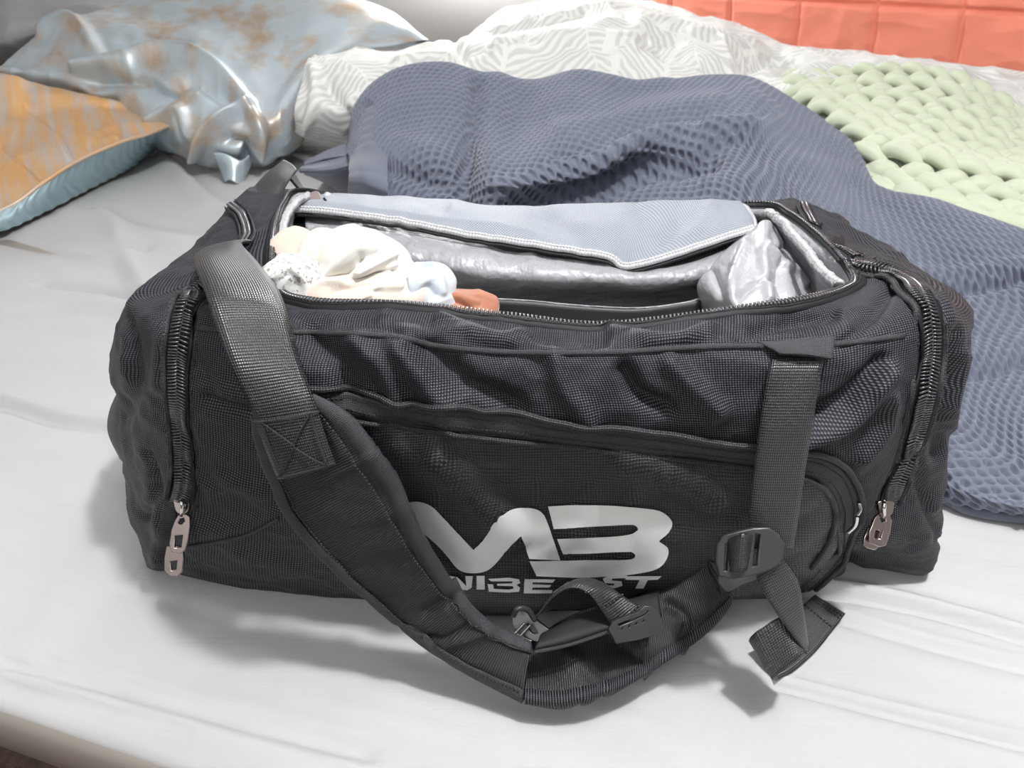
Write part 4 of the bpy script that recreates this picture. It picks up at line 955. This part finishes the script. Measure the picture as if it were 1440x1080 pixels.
ribcloth([[(497, 165, 1.50), (520, 150, 1.47), (545, 140, 1.45)], [(492, 215, 1.36), (515, 205, 1.32), (545, 200, 1.32)], [(490, 260, 1.22), (512, 262, 1.18), (545, 275, 1.17)], [('z', 490, 310, .01), ('z', 515, 320, .01), ('z', 545, 330, .01)]], 60, 24, 'folded_corner', M['waffle_hem'], bl, .005)

# ------------------------------------------------------------------ sage chunky knit blanket
rowsK = [
 [(1095, 108, 1.95), (1160, 104, 1.95), (1230, 100, 1.92), (1290, 103, 1.88), (1350, 115, 1.80), (1400, 140, 1.72), (1440, 170, 1.66), (1500, 205, 1.6)],
 [(1090, 132, 1.80), (1160, 135, 1.78), (1230, 130, 1.75), (1290, 135, 1.72), (1350, 150, 1.66), (1400, 175, 1.60), (1445, 200, 1.55), (1510, 240, 1.5)],
 [(1110, 160, 1.68), (1175, 160, 1.66), (1240, 165, 1.62), (1300, 172, 1.58), (1355, 188, 1.53), (1405, 205, 1.50), (1450, 230, 1.45), (1510, 270, 1.4)],
 [(1160, 190, 1.55), (1205, 190, 1.53), (1255, 200, 1.48), (1310, 212, 1.44), (1360, 225, 1.41), (1410, 240, 1.38), (1455, 258, 1.34), (1510, 290, 1.3)],
 [(1190, 225, 1.43), (1230, 235, 1.38), (1280, 243, 1.34), (1330, 252, 1.31), (1375, 258, 1.29), (1420, 270, 1.27), (1460, 285, 1.24), (1510, 310, 1.2)],
 [(1215, 262, 1.36), (1250, 275, 1.30), (1300, 285, 1.25), (1345, 292, 1.22), (1385, 296, 1.20), (1425, 302, 1.18), (1465, 312, 1.16), (1510, 330, 1.13)],
 [(1250, 305, 1.26), (1290, 315, 1.21), (1330, 322, 1.17), (1365, 330, 1.14), (1400, 335, 1.12), (1435, 338, 1.10), (1470, 345, 1.08), (1510, 360, 1.06)],
]
KR, KC = 140, 200
KV = surf(rowsK, KR, KC); KN = gnormals(KV)
if KN[..., 2].mean() < 0: KN = -KN
KV = KV+KN*(.010*fbm(KV, 6, 2, 71))[..., None]
KV = strokes(KV, KN, [([(1170, 205), (1260, 225), (1340, 250), (1440, 275)], 16, .018), ([(1200, 245), (1290, 262), (1380, 275)], 14, -.010), ([(1100, 120), (1150, 150), (1160, 155)], 10, .015)])
kb = empty('chunky_knit_blanket', tuple(KV[KR//2, KC//2]), 'sage green chunky knit blanket beyond the slate blue waffle blanket', 'blanket')
adopt(grid_obj('underlayer', KV-KN*.022, M['knit'], thick=.004), kb)
def samp(fr, fc):
    fr = np.clip(fr, 0, KR-1.001); fc = np.clip(fc, 0, KC-1.001); i, j = int(fr), int(fc); a, b = fr-i, fc-j
    g = lambda A: (A[i, j]*(1-a)*(1-b)+A[i+1, j]*a*(1-b)+A[i, j+1]*(1-a)*b+A[i+1, j+1]*a*b)
    return g(KV), g(KN)
th = np.linspace(0, 2*math.pi, 10, endpoint=False); tt = np.linspace(0, 1, 9)
nbraid = 11
for bI in range(nbraid):
    fr0 = (bI+.5)/nbraid*(KR-1); hw = (KR-1)/nbraid*.5
    # arc length of this row
    rowp = KV[int(fr0)]; L = np.concatenate([[0], np.cumsum(np.linalg.norm(np.diff(rowp, axis=0), axis=1))]); nst = int(L[-1]/.052)
    Vs, Fs = [], []; c = 0
    for kS in range(nst):
        for side in (-1, 1):
            j0 = np.interp((kS+.15+(.3 if side > 0 else 0))*L[-1]/nst, L, np.arange(KC)); j1 = np.interp((kS+1.45+(.3 if side > 0 else 0))*L[-1]/nst, L, np.arange(KC))
            cl_ = []; nl = []
            for f in tt:
                rr = fr0+side*hw*(.16+.72*(math.sin(f*math.pi*.55)))
                p_, n_ = samp(rr, j1+(j0-j1)*f)
                cl_.append(p_+n_*(.018*math.sin(math.pi*min(1, f*1.0))-.006)); nl.append(n_)
            cl_ = np.array(cl_); nl = np.array(nl); T = np.gradient(cl_, axis=0); T /= np.linalg.norm(T, axis=1, keepdims=True)
            B_ = np.cross(T, nl); B_ /= np.linalg.norm(B_, axis=1, keepdims=True); N_ = np.cross(B_, T)
            rad = .0192*np.sqrt(np.clip(np.sin(math.pi*(tt*.94+.03)), 0, 1))*random.uniform(.93, 1.07)
            ring = cl_[:, None]+rad[:, None, None]*(np.cos(th)[None, :, None]*B_[:, None]+.85*np.sin(th)[None, :, None]*N_[:, None])
            Vs.append(ring.reshape(-1, 3)); Fs.append(grid_faces(9, 10, closed=True, off=c)); c += 90
    o = link('knit_row', np_mesh('knit_row', np.concatenate(Vs), np.concatenate(Fs), None), M['knit']); adopt(o, kb)
    ss = o.modifiers.new('s', 'SUBSURF'); ss.levels = 1; ss.render_levels = 1

# ------------------------------------------------------------------ duvet with leaf print
rows = [
 [(600, 72, 2.75), (650, 55, 2.75), (700, 22, 2.8), (760, 8, 2.8), (830, -2, 2.8), (900, 5, 2.75), (1000, 30, 2.6), (1120, 68, 2.45), (1250, 82, 2.3), (1350, 95, 2.2), (1540, 120, 2.0)],
 [(560, 70, 2.35), (645, 62, 2.4), (690, 40, 2.5), (760, 18, 2.5), (830, 5, 2.5), (890, 12, 2.5), (1000, 45, 2.4), (1110, 75, 2.25), (1250, 88, 2.1), (1350, 102, 2.0), (1540, 135, 1.85)],
 [(470, 70, 2.15), (560, 72, 2.15), (650, 72, 2.2), (740, 50, 2.25), (830, 30, 2.25), (890, 35, 2.25), (1000, 62, 2.2), (1100, 85, 2.1), (1250, 98, 1.98), (1350, 118, 1.9), (1540, 160, 1.75)],
 [(438, 82, 2.0), (530, 85, 1.98), (640, 90, 1.98), (740, 75, 2.02), (830, 62, 2.05), (900, 62, 2.05), (1000, 82, 2.02), (1100, 100, 1.95), (1250, 115, 1.88), (1350, 135, 1.8), (1540, 190, 1.65)],
 [(426, 120, 1.86), (510, 118, 1.82), (630, 118, 1.84), (740, 110, 1.86), (830, 100, 1.88), (900, 100, 1.9), (1000, 110, 1.9), (1100, 125, 1.85), (1250, 140, 1.78), (1350, 165, 1.7), (1540, 220, 1.55)],
 [(418, 165, 1.80), (500, 160, 1.72), (620, 160, 1.74), (740, 160, 1.76), (830, 150, 1.78), (900, 150, 1.8), (1000, 150, 1.8), (1100, 165, 1.75), (1250, 180, 1.68), (1350, 210, 1.6), (1540, 260, 1.45)],
 [('z', 412, 212, .01), ('z', 500, 225, .01), ('z', 620, 235, .01), ('z', 740, 240, .01), ('z', 830, 240, .01), ('z', 900, 240, .01), ('z', 1000, 240, .01), ('z', 1100, 250, .01), ('z', 1250, 280, .01), ('z', 1350, 310, .01), ('z', 1540, 350, .01)],
]
DV = surf(rows, 260, 420); DN = gnormals(DV)
if DN[..., 2].mean() < 0: DN = -DN
DV = DV+DN*(.012*ridged(DV*np.array([1, .8, .8]), 6, 2, 81)+.004*fbm(DV, 18, 2, 82))[..., None]
DV = strokes(DV, DN, [([(1000, 88), (1050, 82), (1100, 78)], 9, -.045), ([(930, 70), (990, 88), (1060, 100)], 10, -.02), ([(640, 62), (650, 75), (640, 90)], 7, -.035), ([(700, 70), (800, 58), (890, 62)], 10, .03),
 ([(1060, 105), (1100, 98), (1120, 85)], 6, -.03), ([(560, 90), (600, 85), (640, 80)], 8, .02), ([(440, 100), (445, 140), (430, 180)], 8, .02), ([(900, 30), (970, 45), (1060, 68)], 9, .025), ([(460, 120), (480, 150), (500, 190)], 10, -.02), ([(690, 40), (740, 32), (820, 15)], 7, -.02)])
DV[..., 2] = np.maximum(DV[..., 2], .006)
du = empty('duvet', tuple(DV[130, 200]), 'white and pale grey leaf print duvet bunched behind the blankets', 'duvet')
adopt(grid_obj('duvet_cover', DV, M['duvet'], N=DN), du)
adopt(tube('duvet_piping', [PZ(410, 214, .012), PZ(428, 222, .012), PZ(460, 228, .012), PZ(500, 232, .012)], .008, M['duvet_hem'], n=30), du)

# ------------------------------------------------------------------ orange quilt hanging behind
def orange_pt(f, z):                                        # f along the quilt, z height
    a = np.array([0.42, 3.15]); b = np.array([2.0, 1.75]); p = a*(1-f)+b*f; return np.array([p[0], p[1], z])
F_, Zz = np.meshgrid(np.linspace(-.08, 1.15, 420), np.linspace(0.02, 0.50, 150))
a = np.array([0.42, 3.15]); b = np.array([2.0, 1.75])
OV = np.stack([a[0]+(b[0]-a[0])*F_, a[1]+(b[1]-a[1])*F_, Zz], -1)
nrm = np.array([-(b[1]-a[1]), (b[0]-a[0]), 0]); nrm /= np.linalg.norm(nrm)
if nrm[1] > 0: nrm = -nrm
Lq = F_*np.linalg.norm(b-a); cw = .235
puff = np.minimum(1, np.abs(np.sin(math.pi*Lq/cw))*6)**.6*np.minimum(1, np.abs(np.sin(math.pi*(Zz-.09)/cw))*6)**.6
OV = OV+nrm*(.018*puff+.006*ridged(OV, 8, 2, 91)+.03*np.sin(F_*7))[..., None]
OV[..., 1] += (Zz-.3)*.25
quilt = empty('quilt', (1.2, 2.45, 0.0), 'coral orange square quilted cover hanging upright behind the duvet', 'quilt')
adopt(grid_obj('quilt_cover', OV, M['orange'], thick=.02, N=np.broadcast_to(nrm, OV.shape).copy()), quilt)
# strip of blue and grey cloth beyond the duvet
tag(boxes('blue_box', [(P(834, -4, 3.0), np.array([.025, 0, 0]), np.array([0, .04, 0]), np.array([0, 0, .05]))], mat('blue_card', (.10, .19, .42), .7)), 'small blue object beyond the duvet by the cream wall', 'box')
tag(boxes('grey_box', [(P(816, -2, 3.1), np.array([.02, 0, 0]), np.array([0, .04, 0]), np.array([0, 0, .06]))], mat('grey_card', (.40, .39, .38), .7)), 'small grey object beyond the duvet beside the blue one', 'box')
# wicker thing at the right edge
wk = []
for r in range(4):
    wk.append(('z', 0))
o = tube('wicker_basket', [PZ(1392, 127, .17), PZ(1420, 132, .175), PZ(1450, 140, .175)], .03, M['wicker'], n=20, seg=10)
tag(o, 'dark brown wicker rim at the right edge past the sage knit', 'basket')

# ------------------------------------------------------------------ pillows
sp_ = empty('satin_pillow', tuple(P(300, 110, 2.1)), 'large silver blue satin pillow with worn bronze patches and gathered corners', 'pillow')
rows = [
 [('z', 5, 150, .01), ('z', 90, 170, .01), ('z', 170, 190, .01), ('z', 235, 212, .01), ('z', 275, 226, .01), ('z', 340, 238, .01), ('z', 405, 214, .01), ('z', 425, 190, .01)],
 [(-5, 104, 2.2), (85, 122, 2.12), (165, 156, 2.02), (232, 200, 1.92), (275, 218, 1.86), (340, 230, 1.84), (410, 205, 1.90), (428, 180, 2.04)],
 [(8, 92, 2.2), (75, 95, 2.12), (165, 130, 1.98), (235, 168, 1.86), (290, 198, 1.80), (350, 212, 1.79), (418, 180, 1.87), (440, 150, 2.04)],
 [(40, 60, 2.3), (92, 52, 2.22), (185, 95, 2.0), (250, 118, 1.88), (310, 152, 1.82), (370, 172, 1.80), (424, 140, 1.90), (452, 110, 2.08)],
 [(70, 36, 2.4), (115, 27, 2.35), (205, 55, 2.15), (275, 72, 2.02), (340, 100, 1.94), (395, 118, 1.92), (440, 95, 1.98), (500, 78, 2.14)],
 [(105, 25, 2.5), (150, 16, 2.5), (230, 26, 2.35), (305, 38, 2.22), (370, 56, 2.12), (430, 66, 2.08), (490, 56, 2.12), (560, 62, 2.24)],
 [(150, 10, 2.65), (200, -6, 2.65), (260, -8, 2.55), (330, -10, 2.45), (400, -5, 2.35), (470, 4, 2.28), (540, 20, 2.28), (602, 56, 2.34)],
 [(200, 5, 2.85), (250, -14, 2.85), (310, -20, 2.80), (380, -20, 2.7), (440, -14, 2.6), (500, 0, 2.5), (560, 24, 2.45), (600, 66, 2.45)],
 [(240, 60, 3.0), (280, 60, 3.0), (330, 60, 2.9), (400, 60, 2.8), (460, 60, 2.7), (520, 65, 2.6), (570, 70, 2.55), (595, 80, 2.5)],
]
V = surf(rows, 160, 200); N = gnormals(V)
if N[..., 2].mean() < 0: N = -N
nearf = np.exp(-(np.linspace(0, 1, 160)/.45)**2)[:, None]
V = V+N*(.011*ridged(V*np.array([1.3, .8, .8]), 9, 2, 101)*nearf+.003*fbm(V, 12, 2, 9))[..., None]
V = strokes(V, N, [([(110, 95), (180, 85), (240, 68), (300, 95), (350, 150)], 9, .030), ([(130, 115), (190, 110), (230, 140)], 12, -.035), ([(60, 45), (100, 30), (130, 60)], 8, .03), ([(275, 215), (300, 175), (345, 158), (365, 180), (362, 215)], 8, .035), ([(320, 195), (345, 205), (352, 225)], 9, -.035),
 ([(235, 130), (270, 110), (320, 140)], 10, -.025), ([(200, 175), (250, 150), (270, 190)], 8, .02), ([(150, 70), (200, 60), (260, 62)], 9, -.015)])
V[..., 2] = np.maximum(V[..., 2], .004)
adopt(grid_obj('pillow_cover', V, M['satin_blue'], N=N), sp_)
T_ = surf([[(300, 215, 1.80), (330, 222, 1.80), (350, 220, 1.80)], [('z', 310, 236, .03), ('z', 330, 238, .035), ('z', 352, 232, .03)], [('z', 318, 256, .006), ('z', 332, 257, .006), ('z', 344, 250, .006)]], 20, 20)
T_[..., 2] += .006*np.sin(np.linspace(0, 7, 20))[None, :]
adopt(grid_obj('pillow_corner', T_, M['satin_blue'], thick=.004), sp_)

gc = empty('gold_cushion', tuple(PZ(20, 300, 0)), 'copper gold satin cushion with plain blue underside at the left edge', 'cushion')
bottom = [('z', -330, 420, .01), ('z', -160, 375, .01), ('z', 0, 326, .008), ('z', 60, 300, .008), ('z', 130, 264, .008), ('z', 185, 236, .008), ('z', 224, 207, .02), (240, 184, 1.86)]
seamr = [(-330, 390, 1.28), (-160, 345, 1.36), (0, 296, 1.46), (62, 256, 1.54), (110, 226, 1.62), (170, 200, 1.72), (210, 188, 1.80), (244, 174, 1.88)]
r2 = [(-340, 330, 1.38), (-170, 285, 1.46), (-10, 245, 1.56), (55, 215, 1.64), (105, 195, 1.72), (160, 182, 1.80), (205, 174, 1.86), (243, 171, 1.90)]
r3 = [(-340, 250, 1.6), (-170, 215, 1.66), (-10, 175, 1.75), (50, 165, 1.82), (100, 158, 1.88), (155, 155, 1.93), (200, 160, 1.95), (242, 169, 1.93)]
r4 = [(-340, 190, 1.9), (-170, 150, 1.92), (-15, 105, 1.98), (45, 118, 1.98), (95, 130, 2.0), (150, 142, 2.0), (195, 154, 2.0), (241, 168, 1.95)]
r5 = [('z', -340, 240, .01), ('z', -170, 215, .01), ('z', -15, 190, .01), ('z', 45, 190, .01), ('z', 95, 190, .01), ('z', 150, 190, .01), ('z', 195, 190, .02), (240, 175, 1.97)]
V = surf([seamr, r2, r3, r4, r5], 110, 200); N = gnormals(V)
if N[..., 2].mean() < 0: N = -N
V = V+N*(.003*ridged(V, 10, 2, 111))[..., None]
V = strokes(V, N, [([(0, 205), (40, 240), (62, 262)], 3, -.008), ([(35, 150), (80, 185), (100, 222)], 3, -.008), ([(150, 150), (165, 175), (168, 200)], 4, -.004)])
adopt(grid_obj('cushion_top', V, M['satin_gold'], N=N), gc)['label'] = 'copper gold satin upper side'
mids = [((np.array(pt(a))+np.array(pt(b)))/2) for a, b in zip(bottom, seamr)]
mids = [(w, m_[0], m_[1]-.03*(1 if k < 6 else .3), m_[2]+.002) for k, m_ in enumerate(mids)]
V = surf([bottom, mids, seamr], 50, 200); N = gnormals(V)
if N[..., 1].mean() > 0: N = -N
V = V+N*(.0015*np.sin(metric_uv(V)[0]*2*math.pi/.03+2*noise(V, 20, 3)))[..., None]
adopt(grid_obj('cushion_underside', V, M['satin_plain'], N=N), gc)['label'] = 'plain pale blue satin underside'
adopt(tube('cushion_seam', cr(np.array([pt(t) for t in seamr]), 90), .004, M['satin_gold'], seg=8), gc)
# grey pillow in the far left corner
rows = [[('z', -200, 180, .0), ('z', -60, 150, .0), ('z', 60, 130, .0), ('z', 160, 120, .0), ('z', 250, 110, .0)], [(-200, 120, 2.35), (-60, 90, 2.4), (20, 68, 2.45), (110, 50, 2.5), (240, 40, 2.55)], [(-200, 80, 2.4), (-60, 40, 2.45), (40, 30, 2.5), (120, 15, 2.55), (250, 10, 2.6)], [(-200, 20, 2.6), (-60, -20, 2.6), (60, -30, 2.65), (140, -30, 2.7), (260, -20, 2.7)], [(-200, -60, 2.9), (-60, -80, 2.9), (60, -90, 2.9), (150, -80, 2.9), (260, -60, 2.9)]]
V = surf(rows, 80, 120); N = gnormals(V)
if N[..., 2].mean() < 0: N = -N
V = V+N*(.012*ridged(V, 5, 2, 121))[..., None]
gp = grid_obj('grey_pillow', V, M['grey_pillow'], N=N)
tag(gp, 'plain dark grey pillow in the far left corner behind the satin one', 'pillow')
